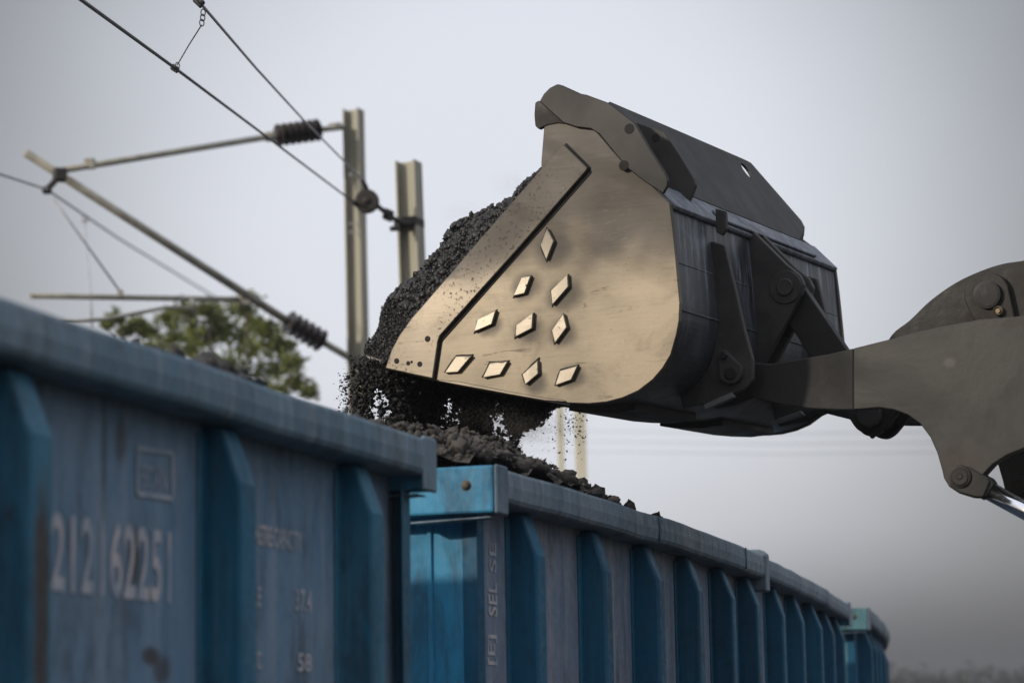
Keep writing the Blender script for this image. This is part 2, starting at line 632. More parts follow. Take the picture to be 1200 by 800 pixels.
def build_wagon(P, name, label, panel, rib, rim, end, rib_s, joint=None, group='coal wagons coupled in one train', s_lo=0.0):
    L = P.L
    zf, zb = 1.15, 0.95
    RH = .125
    c = P.pt(L / 2, -1.55, 0)
    root = thing(name, label, 'train wagon', (c.x, c.y, .2), group)
    root['group'] = group
    QP = -.13                                     # side sheet, behind the rim's outer face
    EI = .15                                      # end sheet, behind the end beam's face
    EF = .05
    # side sheets (near and far)
    mb = MB()
    P.sweep(mb, EI, L - EF, [(QP, zf), (QP, ZT - .02), (QP - .012, ZT - .02), (QP - .012, zf)])
    mb.build('side_panel', panel, root)
    mb = MB()
    P.sweep(mb, EI, L - EF, [(-3.05 + .12, zf), (-3.05 + .12, ZT - .02), (-3.05 + .132, ZT - .02), (-3.05 + .132, zf)])
    mb.build('side_panel', m_inner, root)
    # end sheets with pressed uprights
    for s0, sg in ((EI, 1), (L - EF, -1)):
        mb = MB()
        p, T, N = P.frame(s0)
        mb.prism([P.pt(s0, QP, zf), P.pt(s0, -2.92, zf), P.pt(s0, -2.92, ZT - .03), P.pt(s0, QP, ZT - .03)], T * sg * .012)
        mb.build('end_panel', end, root)
        mb = MB()
        for q in (-.315, -.95, -1.55, -2.15, -2.75):
            a, b = P.pt(s0, q - .012, zf), P.pt(s0, q + .012, zf)
            mb.prism([a, b, b - T * sg * .010 - N * .004, a - T * sg * .010 + N * .004], V((0, 0, ZT - .2 - zf)), .002)
        o = mb.build('end_rib', end, root)
        mb = MB()
        ax = T * sg
        # corner angle
        a = P.pt(s0 - sg * .004, QP + (.003 if sg > 0 else .055), zf)
        ring = [a, a + ax * .075, a + ax * .075 - N * .008, a + ax * .008 - N * .008, a + ax * .008 - N * .06, a - N * .06]
        mb.prism(ring, V((0, 0, ZT - .14 - zf)), .003)
        mb.build('corner_post', rib, root)
    # top rails
    segs = [(.10, L - .10, RH, 0.0)] if joint is None else [(.10, joint - .04, RH, 0.0), (joint + .04, L - .10, RH - .012, -.014)]
    for s0, s1, h, dz in segs:
        zt = ZT + dz
        prof = [(-.006, zt - .002), (0, zt - .014), (.004, zt - h * .5), (0, zt - h + .02), (-.008, zt - h + .006), (-.02, zt - h), (-.125, zt - h), (-.125, zt), (-.02, zt)]
        mb = MB()
        n = max(3, int((s1 - s0) / .25))
        rings = []
        for k in range(n):
            s = s0 + (s1 - s0) * k / (n - 1)
            w = .006 * nz3((s * .9, L, 0), 1.0)
            w2 = .007 * nz3((s * 1.7, 3.0, L), 1.0)
            rings.append([P.pt(s, q + w, z + w2) for q, z in prof])
        mb.sweep(rings)
        mb.build('top_rail', rim, root)
    mb = MB()
    P.sweep(mb, .1, L - .1, [(-3.05, ZT - RH), (-3.05, ZT), (-2.93, ZT), (-2.93, ZT - RH)])
    mb.build('top_rail', rim, root)
    if joint is not None:
        mb = MB()
        p, T, N = P.frame(joint)
        ring = [P.pt(joint, .012, ZT - .20), P.pt(joint, .012, ZT + .005), P.pt(joint, -.02, ZT + .03), P.pt(joint, -.10, ZT + .03), P.pt(joint, -.10, ZT - .20)]
        mb.prism([r - T * .055 for r in ring], T * .11, .008)
        mb.build('rail_clamp', rim, root)
    # weld seams in the rail
    for q in (2.35, 4.4):
        if q < L - 1:
            mb = MB()
            p, T, N = P.frame(q)
            mb.tube([P.pt(q, .006, ZT - .006), P.pt(q, .007, ZT - .06), P.pt(q, .004, ZT - .118)], .005, 6)
            mb.build('weld_seam', rim, root)
    # end beams
    for s0, sg in ((0, 1), (L, -1)):
        mb = MB()
        p, T, N = P.frame(s0)
        ring = [P.pt(s0, -.012, ZT - .172), P.pt(s0, -.012, ZT + .002), P.pt(s0, -3.04, ZT + .002), P.pt(s0, -3.04, ZT - .172)]
        mb.prism(ring, T * sg * .10, .01, 2)
        b = mb.build('end_beam', end, root)
        mb = MB()                                 # the beam's dusty side cap
        ring = [P.pt(s0, -.010, ZT - .176), P.pt(s0, .006, ZT - .176), P.pt(s0, .006, ZT + .004), P.pt(s0, -.010, ZT + .004)]
        mb.prism(ring, T * sg * .125, .006)
        mb.build('beam_cap', rim, root)
        mb = MB()
        bp = P.pt(s0, -.115, ZT - .07) - T * sg * .012
        mb.lathe(bp, T * sg, [(0, .004), (.002, .011), (.010, .014), (.012, .02), (.016, .02)], 14)
        mb.build('bolt', m_wheel, b)
        mb = MB()                                 # loose flange plate under the beam
        ring = [P.pt(s0, -.03, ZT - .184), P.pt(s0, -.34, ZT - .192), P.pt(s0, -.34, ZT - .199), P.pt(s0, -.03, ZT - .188)]
        mb.prism([r + T * sg * .015 for r in ring], T * sg * .09)
        mb.build('flange_plate', rim, root)
    # pressed stiffening ribs
    for s in rib_s:
        mb = MB()
        p, T, N = P.frame(s)
        zr = ZT - RH - .002
        hw = .055
        sec = [(QP - .002, zf), (-.012, zf), (-.012, zr - .165), (-.073, zr), (QP - .002, zr)]
        j = [random.uniform(-.008, .008) for _ in range(3)]
        ring = [P.pt(s - hw, q + (j[0] if q > -.02 else 0), z + (j[1] if abs(z - zr + .165) < .01 else 0)) for q, z in sec]
        mb.prism(ring, T * hw * 2, .013, 2)
        fl = [P.pt(s - hw - .045, QP - .003, zf), P.pt(s - hw - .045, QP + .010, zf), P.pt(s + hw + .03, QP + .010, zf), P.pt(s + hw + .03, QP - .003, zf)]
        mb.prism(fl, V((0, 0, zr - .02 - zf)), .004)
        mb.build('stiffening_rib', rib, root)
    # floor, solebar, bogies
    mb = MB()
    P.sweep(mb, .05, L - .05, [(-.02, zb), (-.02, zf), (-3.03, zf), (-3.03, zb)])
    mb.build('floor', m_under, root)
    for sc in (L * .2, L * .8):
        mb = MB()
        p, T, N = P.frame(sc)
        for q in (-.62, -2.43):
            cc = P.pt(sc, q, .72)
            mb.box(cc, T * 1.15, N * .06, V((0, 0, .13)), .02)
            mb.box(cc + V((0, 0, .10)), T * .35, N * .09, V((0, 0, .17)), .02)
        mb.box(P.pt(sc, -1.52, .78), T * .2, N * .95, V((0, 0, .16)), .02)
        bg = mb.build('bogie', m_under, root)
        for ds in (-.95, .95):
            mb = MB()
            for q in (-.72, -2.33):
                mb.lathe(P.pt(sc + ds, q + .065, .65), -N, [(0, .08), (.0, .40), (.05, .44), (.10, .45), (.13, .47), (.135, .2), (.135, .08)], 28)
            mb.tube([P.pt(sc + ds, -.72, .65), P.pt(sc + ds, -2.33, .65)], .08, 10)
            mb.build('wheelset', m_wheel, bg)
    for s0, sg in ((0, -1), (L, 1)):
        mb = MB()
        p, T, N = P.frame(s0)
        mb.box(P.pt(s0, -1.53, 1.03) + T * sg * .15, T * .2, N * .09, V((0, 0, .10)), .03)
        mb.build('coupler', m_under, root)
    return root


def rib_stations(P, us, z=2.75):
    return [P.s_at_u(u, -.012, z) - .055 for u in us]      # the near edge is 2*hw before; visible corner = near outer edge


# visible outer near corner of each rib -> station of the rib's centre
def stations(P, us, z):
    return [P.s_at_u(u, -.012, z) + .055 for u in us]


S1 = stations(W1, [37, 284, 439], 2.7)
dS = S1[1] - S1[0]
S1 = [S1[0] - dS * k for k in range(7, 0, -1) if S1[0] - dS * k > .4] + S1
S2 = stations(W2, [631, 712, 772, 821, 859, 889, 920, 943, 962, 978, 990], 2.7)
S2.append(S2[-1] + .78)
S2 = [s for s in S2 if s < W2.L - .25]
joint2 = W2.s_at_u(897, 0, ZT)
S3 = [.55 + .8 * k for k in range(13) if .55 + .8 * k < W3.L - .3]
print('ribs', [round(s, 2) for s in S1], [round(s, 2) for s in S2], 'joint', joint2)

wag1 = build_wagon(W1, 'coal_wagon', 'large blue coal wagon numbered 212162251 with a broad blurred rim at the near end', m_panel1, m_rib1, m_rim, m_end, S1)
wag2 = build_wagon(W2, 'coal_wagon', 'grey blue ribbed wagon under the bucket, its bright blue end beam lit by the sun', m_panel2, m_rib2, m_rim2, m_end, S2, joint2)
wag3 = build_wagon(W3, 'coal_wagon', 'small far coal wagon with a pale turquoise end, last of the visible train', m_rib2, m_rib2, m_rim2, m_end3, S3)

# ---- lettering


def lettering(parent, text, origin, xdir, zdir, width, height, m, name='lettering', off=None):
    cu = bpy.data.curves.new('lettering', 'FONT')
    cu.body = text
    cu.size = 1.0
    cu.space_character = 1.05
    cu.offset = .018
    cu.resolution_u = 3
    ob = bpy.data.objects.new('lettering_tmp', cu)
    COL.objects.link(ob)
    dg = bpy.context.evaluated_depsgraph_get()
    me = bpy.data.meshes.new_from_object(ob.evaluated_get(dg))
    bpy.data.objects.remove(ob)
    xs = [v.co.x for v in me.vertices]
    ys = [v.co.y for v in me.vertices]
    sx, sy = width / (max(xs) - min(xs)), height / (max(ys) - min(ys))
    x0, y0 = min(xs), min(ys)
    for v in me.vertices:
        v.co = origin + xdir * ((v.co.x - x0) * sx) + zdir * ((v.co.y - y0) * sy) + off
    me.update()
    return link_mesh(name, me, m, parent)


_, T1, N1 = W1.frame(6)
ZUP = V((0, 0, 1))
off1 = N1 * .003


def put_text(P, parent, text, u0, v0, u1, v1, m, q=-.13):
    """text box from the lower left pixel to the upper right pixel on a wagon side sheet"""
    s = P.s_at_u((u0 + u1) / 2, q, 2.5)
    p, T, N = P.frame(s)
    a = at_plane(u0, v0, P.pt(s, q, 2.5), N)
    b = at_plane(u1, v0, P.pt(s, q, 2.5), N)
    h = (at_plane(u0, v1, P.pt(s, q, 2.5), N) - a).z
    return lettering(parent, text, a, T, ZUP, (b - a).dot(T), h, m, 'lettering', N * .003)


put_text(W1, wag1, '212162251', 58, 692, 199, 597, m_letter1)
put_text(W1, wag1, 'METRE CAPACITY', 297, 637, 352, 613, m_letter1)
put_text(W1, wag1, 'RE', 295, 709, 305, 686, m_letter1)
put_text(W1, wag1, '37.4', 345, 715, 364, 689, m_letter1)
put_text(W1, wag1, 'CC', 295, 783, 305, 762, m_letter1)
put_text(W1, wag1, '58', 348, 786, 364, 764, m_letter1)
put_text(W1, wag1, 'BOXN', 166, 571, 194, 543, m_letter1)
mb = MB()
fr = [p1(160, 578), p1(201, 584), p1(201, 531), p1(160, 525)]
for a, b in zip(fr, fr[1:] + fr[:1]):
    a, b = a + off1 * 1.2, b + off1 * 1.2
    d = (b - a).normalized()
    w = d.cross(N1) * .007
    mb.prism([a - w, b - w, b + w, a + w], N1 * .0006)
mb.build('stencil_frame', m_letter1, wag1)


def vert_text(P, parent, text, u0, v0, u1, v1, m, q=-.13):
    s = P.s_at_u((u0 + u1) / 2, q, 2.6)
    p, T, N = P.frame(s)
    a = at_plane(u1, v0, P.pt(s, q, 2.5), N)          # lower right corner: reads upward
    h = abs((at_plane(u0, v0, P.pt(s, q, 2.5), N) - a).dot(T))
    w = (at_plane(u1, v1, P.pt(s, q, 2.5), N) - a).z
    return lettering(parent, text, a, ZUP, -T, w, h, m, 'lettering', N * .003)


vert_text(W2, wag2, 'SE', 573, 671, 581, 636, m_letter1)
vert_text(W2, wag2, 'SEL', 572, 722, 582, 683, m_letter1)
vert_text(W2, wag2, '[E]', 571, 779, 582, 744, m_letter1)

# ------------------------------------------------------------------ coal loads
m_coal_pile = coal_mat('coal_dusty', (.016, .014, .0125), (.038, .033, .0285), (.105, .089, .074), .85, (.6, .9))
m_coal_fresh = coal_mat('coal_fresh', (.006, .006, .0065), (.022, .021, .0205), (.034, .031, .028), .4, (.28, .6))
m_coal_fall = coal_mat('coal_falling', (.008, .008, .008), (.016, .015, .015), (.03, .027, .025), .35, (.5, .8))


def wagon_load(P, name, label, hfun, s0, s1, q0, q1, nl, size, m, fines=0, shapes=None, smax=None):
    ns = int((s1 - s0) / .06) + 2
    nq = int((q0 - q1) / .06) + 2
    G = []
    for i in range(ns):
        s = s0 + (s1 - s0) * i / (ns - 1)
        row = []
        for j in range(nq):
            q = q0 + (q1 - q0) * j / (nq - 1)
            z = hfun(s, q)
            row.append(P.pt(s, q, z + .035 * nz3((s, q, 1.3), 5.0)))
        G.append(row)
    parts = [grid_mesh(G)]
    pts, sz = [], []
    for k in range(nl):
        s = random.uniform(s0, smax or s1)
        q = random.uniform(q1, q0)
        r = random.choice(size) * random.uniform(.7, 1.25)
        z = hfun(s, q) + r * random.uniform(-.1, .55)
        pts.append(P.pt(s, q, z)[:])
        sz.append(r)
    if pts:
        parts.append(scatter(pts, sz, shapes or LUMPS))
    pts, sz = [], []
    for k in range(fines):
        s, q = random.uniform(s0, s1), random.uniform(q1, q0)
        r = random.uniform(.006, .018)
        pts.append(P.pt(s, q, hfun(s, q) + .02 + r * .5)[:])
        sz.append(r)
    if pts:
        parts.append(scatter(pts, sz, CRUMBS))
    o = bulk_mesh(name, parts, m)
    tag(o, label, 'coal', kind='stuff')
    return o


# silhouette of the pile in the second wagon: rows of the photo along its right hand rim
sil2 = [(470, 512), (505, 500), (545, 502), (585, 510), (610, 522), (635, 538), (655, 556), (670, 566)]


def load2(s, q):
    base = ZT - .06
    # a cone of fresh coal tipped near the lens side end, falling off toward the far end
    ds, dq = s - 1.15, q + .95
    h = .305 - .16 * math.hypot(ds * (.82 if ds > 0 else .5), dq * .5)
    h = max(h, -.02 - .03 * max(0, s - 2.5))
    edge = min(1, max(0, (-.13 - q) / .30))
    e2 = min(1, max(0, (s - .02) / .22))
    h = h * (.55 + .45 * edge) * (.55 + .45 * e2) if h > 0 else h
    return base + h + .045 * nz3((s, q, 7), 2.3) + .03 * nz3((s, q, 9), 7)


wagon_load(W2, 'coal_pile', 'brown dusty coal heaped in the grey blue wagon under the bucket', load2, .13, 10.0, -.15, -2.9, 16000, (.008, .010, .012, .014, .017, .021, .027, .036), m_coal_pile, 18000, ROUGH[:4] + LUMPS, 5.5)


B1_ = [(W1.s_at_u(u, -.3, ZT + .15), h, w) for u, h, w in ((255, .215, .14), (228, .19, .14), (278, .18, .10), (395, .15, .2), (132, .17, .22))]


def load1(s, q):
    z = ZT - .07 + .04 * nz3((s, q, 2), 1.6)
    return z + max(h * math.exp(-((s - sc_) / w) ** 2 - ((q + .30) / .22) ** 2) for sc_, h, w in B1_)


wagon_load(W1, 'coal_pile', 'dark coal just showing above the rim of the large near wagon', load1, 3.5, 10.1, -.15, -2.9, 3500, (.014, .02, .026, .034, .045), m_coal_fresh, 0, ROUGH)


def load3(s, q):
    return ZT - .12 + .04 * nz3((s, q, 4), 1.6)


wagon_load(W3, 'coal_pile', 'level coal load lying inside the far turquoise ended wagon', load3, .2, W3.L - .2, -.16, -2.9, 300, (.04, .06), m_coal_fresh)


def single_lump(u, v, w, h, P, label):
    """one block of coal standing on the rim of the second wagon"""
    s = P.s_at_u(u, -.06, ZT)
    c = P.pt(s, -.07, ZT + h * .45)
    bm = bmesh.new()
    for k in range(26):
        d = V((random.gauss(0, 1), random.gauss(0, 1), random.gauss(0, 1))).normalized() * random.uniform(.78, 1)
        bm.verts.new(c + V((d.x * w * .5, d.y * w * .55, d.z * h * .58)))
    bmesh.ops.convex_hull(bm, input=bm.verts)
    bmesh.ops.delete(bm, geom=[x for x in bm.verts if not x.link_faces], context='VERTS')
    bmesh.ops.triangulate(bm, faces=bm.faces)
    bmesh.ops.subdivide_edges(bm, edges=bm.edges, cuts=2, use_grid_fill=True)
    for x in bm.verts:
        x.co += V((nz3(x.co, 30), nz3(x.co + V((9, 0, 0)), 30), nz3(x.co + V((0, 9, 0)), 30))) * .006
        x.co.z = max(x.co.z, ZT + .001)
    me = bpy.data.meshes.new('coal_lump')
    bm.to_mesh(me)
    bm.free()
    o = link_mesh('coal_lump', me, m_coal_pile)
    tag(o, label, 'coal lump', 'coal lumps lying on the wagon rim')


for u, v, w, h, lab in ((701, 571, .078, .060, 'flat wedge of coal on the wagon rim nearest to the pile'),
                        (722, 578, .070, .052, 'middle lump of coal on the wagon rim, between two others'),
                        (741, 583, .062, .062, 'pointed brown lump of coal on the rim, farthest from the pile'),):
    single_lump(u, v, w, h, W2, lab)

# ------------------------------------------------------------------ wheel loader
D0 = 11.2
E3 = ray(1990, 705).normalized()                 # along the bucket's width, away from the lens
E2 = (ZUP - E3 * E3.z).normalized()
E1 = E3.cross(E2).normalized()
if E1.x < 0:
    E1 = -E1
O = CAM + ray(620, 380) * D0
WB = 2.35


def bk(u, v, c=0.0):
    p = at_plane(u, v, O + E3 * c, E3) - O
    return p.dot(E1), p.dot(E2)


def bp(a, b, c):
    return O + E1 * a + E2 * b + E3 * c


def bpoly(px, c, c0=0.0):
    """pixels read in the plane at offset c0, put in the plane at offset c"""
    return [bp(*bk(u, v, c0), c) for u, v in px]


root_xy = bp(*bk(1750, 870), WB / 2)
loader = thing('wheel_loader', 'dark wheel loader tipping coal from a worn steel bucket beside the train', 'wheel loader', (root_xy.x, root_xy.y, 0))

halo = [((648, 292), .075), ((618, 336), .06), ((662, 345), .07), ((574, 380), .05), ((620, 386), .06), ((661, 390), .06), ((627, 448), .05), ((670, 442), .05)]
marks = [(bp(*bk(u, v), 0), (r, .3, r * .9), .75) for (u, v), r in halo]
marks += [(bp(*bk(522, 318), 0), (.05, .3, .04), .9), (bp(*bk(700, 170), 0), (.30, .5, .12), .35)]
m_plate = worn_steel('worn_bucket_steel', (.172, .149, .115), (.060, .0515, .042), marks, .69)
m_strip = worn_steel('worn_strip_steel', (.20, .175, .14), (.07, .061, .052), marks[-2:-1], .57)
m_block = worn_steel('polished_block_steel', (.36, .32, .26), (.13, .113, .093))
m_edge = simple('gap_black', (.008, .008, .008), (.02, .018, .016), 9, rough=(.7, .9))
m_guard = simple('guard_brown_black', (.011, .0105, .010), (.026, .024, .022), 4, rough=(.5, .7), bmp=.2)
m_gusset = simple('gusset_brown_steel', (.016, .0155, .0152), (.026, .0248, .0235), 2.2, rough=(.45, .6), metal=.35, bmp=.1)


def shell_mat():
    m, t, bs = mat('bucket_black_dusty')
    big = t.noise(t.coord((1, 1, .7)), 2.6, 6, .62)
    st = t.noise(t.coord((11, 11, .9)), 2.4, 6, .68)
    fine = t.noise(t.coord((1, 1, 1)), 30, 6, .7)
    tc = t.new('ShaderNodeTexCoord')
    sep = t.new('ShaderNodeSeparateXYZ')
    t.link(tc.outputs['Object'], sep.inputs[0])
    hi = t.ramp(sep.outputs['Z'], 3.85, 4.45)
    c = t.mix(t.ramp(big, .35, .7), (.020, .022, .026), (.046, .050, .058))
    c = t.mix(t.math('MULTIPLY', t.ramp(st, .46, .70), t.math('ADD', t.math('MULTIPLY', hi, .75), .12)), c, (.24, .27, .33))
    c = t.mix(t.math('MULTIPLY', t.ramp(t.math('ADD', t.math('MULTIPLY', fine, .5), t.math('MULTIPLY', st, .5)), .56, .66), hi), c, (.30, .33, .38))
    patch = t.noise(t.coord((1, 1, .8)), 4.2, 7, .7, .5)
    c = t.mix(t.ramp(patch, .54, .70, 0, .55), c, (.115, .125, .145))
    c = t.mix(t.ramp(fine, .68, .75), c, (.006, .006, .006))
    setc(t, bs.inputs['Base Color'], c)
    setc(t, bs.inputs['Roughness'], t.ramp(big, .3, .7, .30, .5))
    bump(t, bs, t.math('ADD', fine, big), .15, .008)
    return m


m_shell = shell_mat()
m_ear = simple('hinge_black', (.024, .023, .022), (.05, .047, .044), 5, rough=(.5, .75), bmp=.2)
m_bar = simple('bar_grey', (.10, .10, .105), (.16, .16, .165), 8)
m_boom, t, bs = mat('boom_olive_grey')
cloud = t.noise(t.coord((1, 1, 1)), 1.9, 7, .68, .4)
drip = t.noise(t.coord((7, 7, .8)), 2.2, 6, .68, .3)
fine = t.noise(t.coord((1, 1, 1)), 45, 5, .75)
c = t.mix(t.ramp(cloud, .32, .68), (.0158, .0160, .0140), (.0218, .0219, .0194))
c = t.mix(t.ramp(drip, .50, .74, 0, .3), c, (.030, .029, .025))
c = t.mix(t.ramp(fine, .55, .8, 0, .5), c, (.012, .0115, .010))
sc = t.noise(t.coord((1.2, 1.2, 2.6), (0, rad(38), rad(15))), 5.5, 9, .8, 1.2)
c = t.mix(t.ramp(sc, .62, .78, 0, .35), c, (.05, .048, .042))
blot = t.noise(t.coord((1, 1, 1)), 6.5, 7, .75)
c = t.mix(t.ramp(blot, .60, .68, 0, .75), c, (.009, .0085, .008))
for (u, v), r, col, am in (((1113, 425), (.022, .3, .02), (.08, .077, .066), .6), ((1124, 548), (.10, .3, .09), (.022, .014, .009), .8), ((1010, 478), (.16, .3, .02), (.012, .010, .008), .8),
                           ((1040, 400), (.25, .3, .018), (.012, .011, .010), .7), ((1190, 375), (.12, .3, .03), (.02, .012, .008), .6)):
    p = bp(*bk(u, v, .60), .60)
    c = t.mix(t.math('MULTIPLY', t.spot(p, r), am), c, col)
setc(t, bs.inputs['Base Color'], c)
setc(t, bs.inputs['Roughness'], t.ramp(cloud, .3, .7, .42, .68))
bump(t, bs, t.math('ADD', t.math('MULTIPLY', cloud, 1.5), t.math('MULTIPLY', fine, .3)), .12, .01)
m_tip = simple('boom_tip_dirty', (.007, .0068, .0066), (.0135, .0128, .012), 5, lo=.3, hi=.6, rough=(.5, .75), bmp=.2)
m_rocker = simple('rocker_greasy', (.004, .0038, .0036), (.017, .0138, .011), 4.5, lo=.42, hi=.60, rough=(.4, .75), bmp=.3)
m_brass = simple('brass_bolt', (.13, .10, .07), (.22, .175, .12), 20, metal=.7, rough=(.4, .6))
m_chrome, t, bs = mat('chrome_rod')
bs.inputs['Base Color'].default_value = (.75, .76, .80, 1)
bs.inputs['Metallic'].default_value = 1.0
setc(t, bs.inputs['Roughness'], t.ramp(t.noise(t.coord(), 8, 3), .3, .7, .10, .2))
m_tyre = simple('tyre_rubber', (.02, .02, .02), (.05, .045, .04), 6, rough=(.8, .95))
m_body = simple('loader_yellow_dusty', (.30, .20, .05), (.20, .15, .08), 3)
m_glass, t, bs = mat('cab_glass')
bs.inputs['Base Color'].default_value = (.03, .035, .04, 1)
bs.inputs['Roughness'].default_value = .08

# --- bucket shell: outline traced in the side plate's plane, carried across the width
outer = [(500, 444), (560, 458), (640, 470.5), (690, 473), (730, 466), (765, 445), (785, 418), (794, 386), (796, 355), (791, 300), (785, 240), (762, 216), (736, 197)]
opx = [bk(u, v) for u, v in outer]


def smooth_poly(pts, n):
    P = [V((p[0], p[1], 0)) for p in pts]
    P = [P[0] * 2 - P[1]] + P + [P[-1] * 2 - P[-2]]
    out = []
    for i in range(1, len(P) - 2):
        for k in range(n):
            tt = k / n
            a, b, c, d = P[i - 1], P[i], P[i + 1], P[i + 2]
            q = .5 * ((2 * b) + (c - a) * tt + (2 * a - 5 * b + 4 * c - d) * tt * tt + (3 * b - a - 3 * c + d) * tt ** 3)
            out.append((q.x, q.y))
    out.append(pts[-1])
    return out


curve = smooth_poly(opx[:10], 4)[:-1] + opx[9:]
cx = sum(p[0] for p in curve) / len(curve)
cy = sum(p[1] for p in curve) / len(curve)


def inset(pts, d):
    out = []
    for i, p in enumerate(pts):
        a = pts[max(i - 1, 0)]
        b = pts[min(i + 1, len(pts) - 1)]
        t = V((b[0] - a[0], b[1] - a[1])).normalized()
        n = V((-t.y, t.x))
        if n.dot(V((cx - p[0], cy - p[1]))) < 0:
            n = -n
        out.append((p[0] + n.x * d, p[1] + n.y * d))
    return out


sh_o = inset(curve, .008)
sh_i = inset(curve, .038)
ring2 = sh_o + sh_i[::-1]
mb = MB()
nc = 9
mb.sweep([[bp(a, b, .03 + (WB - .06) * k / (nc - 1)) for a, b in ring2] for k in range(nc)])
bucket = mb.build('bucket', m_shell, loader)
bucket.data.polygons.foreach_set('use_smooth', [False] * len(bucket.data.polygons))

# side plates
plate_px = [(452, 432), (458, 415), (466, 397), (478, 381), (500, 352), (560, 284), (634, 202), (634, 190), (638, 141), (650, 137), (670, 142), (690, 147), (701, 156), (718, 176), (736, 196), (762, 215),
            (785, 238), (789, 270), (792, 300), (797, 355), (796, 376), (793, 392), (786, 416), (777, 431), (765, 445), (748, 458), (730, 466), (711, 471), (690, 473), (660, 472), (600, 463), (540, 452), (500, 443), (470, 436)]
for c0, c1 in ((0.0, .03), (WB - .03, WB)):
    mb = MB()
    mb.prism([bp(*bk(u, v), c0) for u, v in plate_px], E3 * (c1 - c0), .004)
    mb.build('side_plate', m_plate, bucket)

# thick wear strip along the mouth
strip_px = [(454, 432), (461, 411), (470, 394), (484, 374), (505, 350), (556, 291), (661, 170.5), (664, 171), (690.5, 197), (690, 200), (606, 296), (518, 394), (516, 400), (509.5, 444), (490, 440)]
mb = MB()
mb.prism([bp(*bk(u, v), -.022) for u, v in strip_px], E3 * .023, .005, 2)
strip = mb.build('wear_strip', m_strip, bucket)
for u, v, r in ((503.7, 397.5, .011), (467.5, 423.4, .010), (481, 426, .008), (494.5, 427, .010), (485, 424.5, .005)):
    mb = MB()
    r *= 1.25
    mb.lathe(bp(*bk(u, v), -.0245), E3, [(0, r * .8), (.0015, r), (.006, r)], 14)
    mb.build('bolt_hole', m_edge, bucket)
# welded bead along the lower edge
bead_px = [(516, 445), (540, 447), (600, 459), (640, 466), (662, 468.5), (664, 471), (640, 469.5), (600, 462.5), (540, 451.5), (514, 446.5)]
mb = MB()
mb.prism([bp(*bk(u, v), -.012) for u, v in bead_px], E3 * .013, .003)
mb.build('weld_bead', m_strip, bucket)
# weld between strip and plate: black packed coal line
line_px = [(690, 198), (692, 199.5), (693.5, 202), (608.3, 298.5), (520.3, 397.6), (517.6, 401), (513, 431), (511.3, 444), (509, 444), (516, 400), (518, 394), (606, 297)]
mb = MB()
mb.prism([bp(*bk(u, v), -.004) for u, v in line_px], E3 * .005)
mb.build('packed_seam', m_edge, bucket)
for pxs in ([(662, 170), (664, 168), (692, 196), (691, 199)],):
    mb = MB()
    mb.prism([bp(*bk(u, v), -.006) for u, v in pxs], E3 * .006)
    mb.build('packed_seam', m_edge, bucket)

# ten diamond wear blocks
diamonds = [[(640.8, 267), (648.8, 282.5), (640, 305), (633, 287.5)], [(610.8, 325), (622, 323), (614.5, 343.8), (601, 347)], [(665, 321), (665.8, 336), (647, 357.5), (645, 340.5)],
            [(559.3, 373.8), (581, 363.4), (576, 380), (555, 389)], [(624.5, 366), (623.3, 384.7), (603.5, 395), (604.5, 381)], [(660, 367), (664, 383.5), (650, 402.3), (646.3, 387)],
            [(534, 417.3), (552.8, 416.8), (536.3, 436), (520.6, 437)], [(573.8, 425), (595, 423.4), (585.9, 439), (565.3, 442.7)], [(630, 422), (630.6, 437.9), (615.6, 450.7), (611.7, 438.6)],
            [(656, 434.2), (677, 428.2), (669.3, 445), (650, 452)]]
for k, dpx in enumerate(diamonds):
    mb = MB()
    mb.prism([bp(*bk(u, v, -.020), -.020) for u, v in dpx], E3 * .021, .0035, 2)
    o = mb.build('wear_block', m_block, bucket)
    mb = MB()                                    # black ring round the foot of the block
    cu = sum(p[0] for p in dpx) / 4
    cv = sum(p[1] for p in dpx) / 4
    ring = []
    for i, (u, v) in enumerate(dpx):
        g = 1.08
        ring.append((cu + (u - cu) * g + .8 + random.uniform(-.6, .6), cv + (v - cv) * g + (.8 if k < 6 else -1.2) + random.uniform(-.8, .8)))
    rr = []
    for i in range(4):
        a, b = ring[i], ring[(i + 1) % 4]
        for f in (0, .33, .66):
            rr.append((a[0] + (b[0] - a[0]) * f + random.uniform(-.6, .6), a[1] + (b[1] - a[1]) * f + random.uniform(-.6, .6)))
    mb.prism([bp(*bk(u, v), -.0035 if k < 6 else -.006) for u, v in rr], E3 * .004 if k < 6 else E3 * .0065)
    mb.build('block_foot_ring', m_edge, bucket)

# cutting edge along the lip
lip = [bk(u, v) for u, v in [(424, 415), (452, 424), (505, 436), (560, 449), (560, 457), (500, 444.5), (455, 433), (430, 424)]]
mb = MB()
mb.prism([bp(a, b, .0305) for a, b in lip], E3 * (WB - .061), .004)
mb.build('cutting_edge', m_strip, bucket)
# wear plates under the floor
for c0, c1 in ((.25, 1.0), (1.35, 2.1)):
    mb = MB()
    wp = inset([bk(u, v) for u, v in [(640, 470.5), (665, 472.5), (690, 473), (720, 469)]], -.022)
    wq = inset([bk(u, v) for u, v in [(640, 470.5), (665, 472.5), (690, 473), (720, 469)]], .010)
    mb.prism([bp(a, b, c0) for a, b in wp + wq[::-1]], E3 * (c1 - c0), .004)
    mb.build('floor_wear_plate', m_ear, bucket)

# spill guard: plate across the width, its upper corners cut off
g0, g1 = bk(688, 113), bk(742, 205)
gn = V((g1[0] - g0[0], g1[1] - g0[1])).normalized()
gth = .012
mb = MB()
nrm = (E1 * gn.y - E2 * gn.x)
G0 = bp(*g0, 0)


def gpx(u, v):
    return at_plane(u, v, G0, nrm)


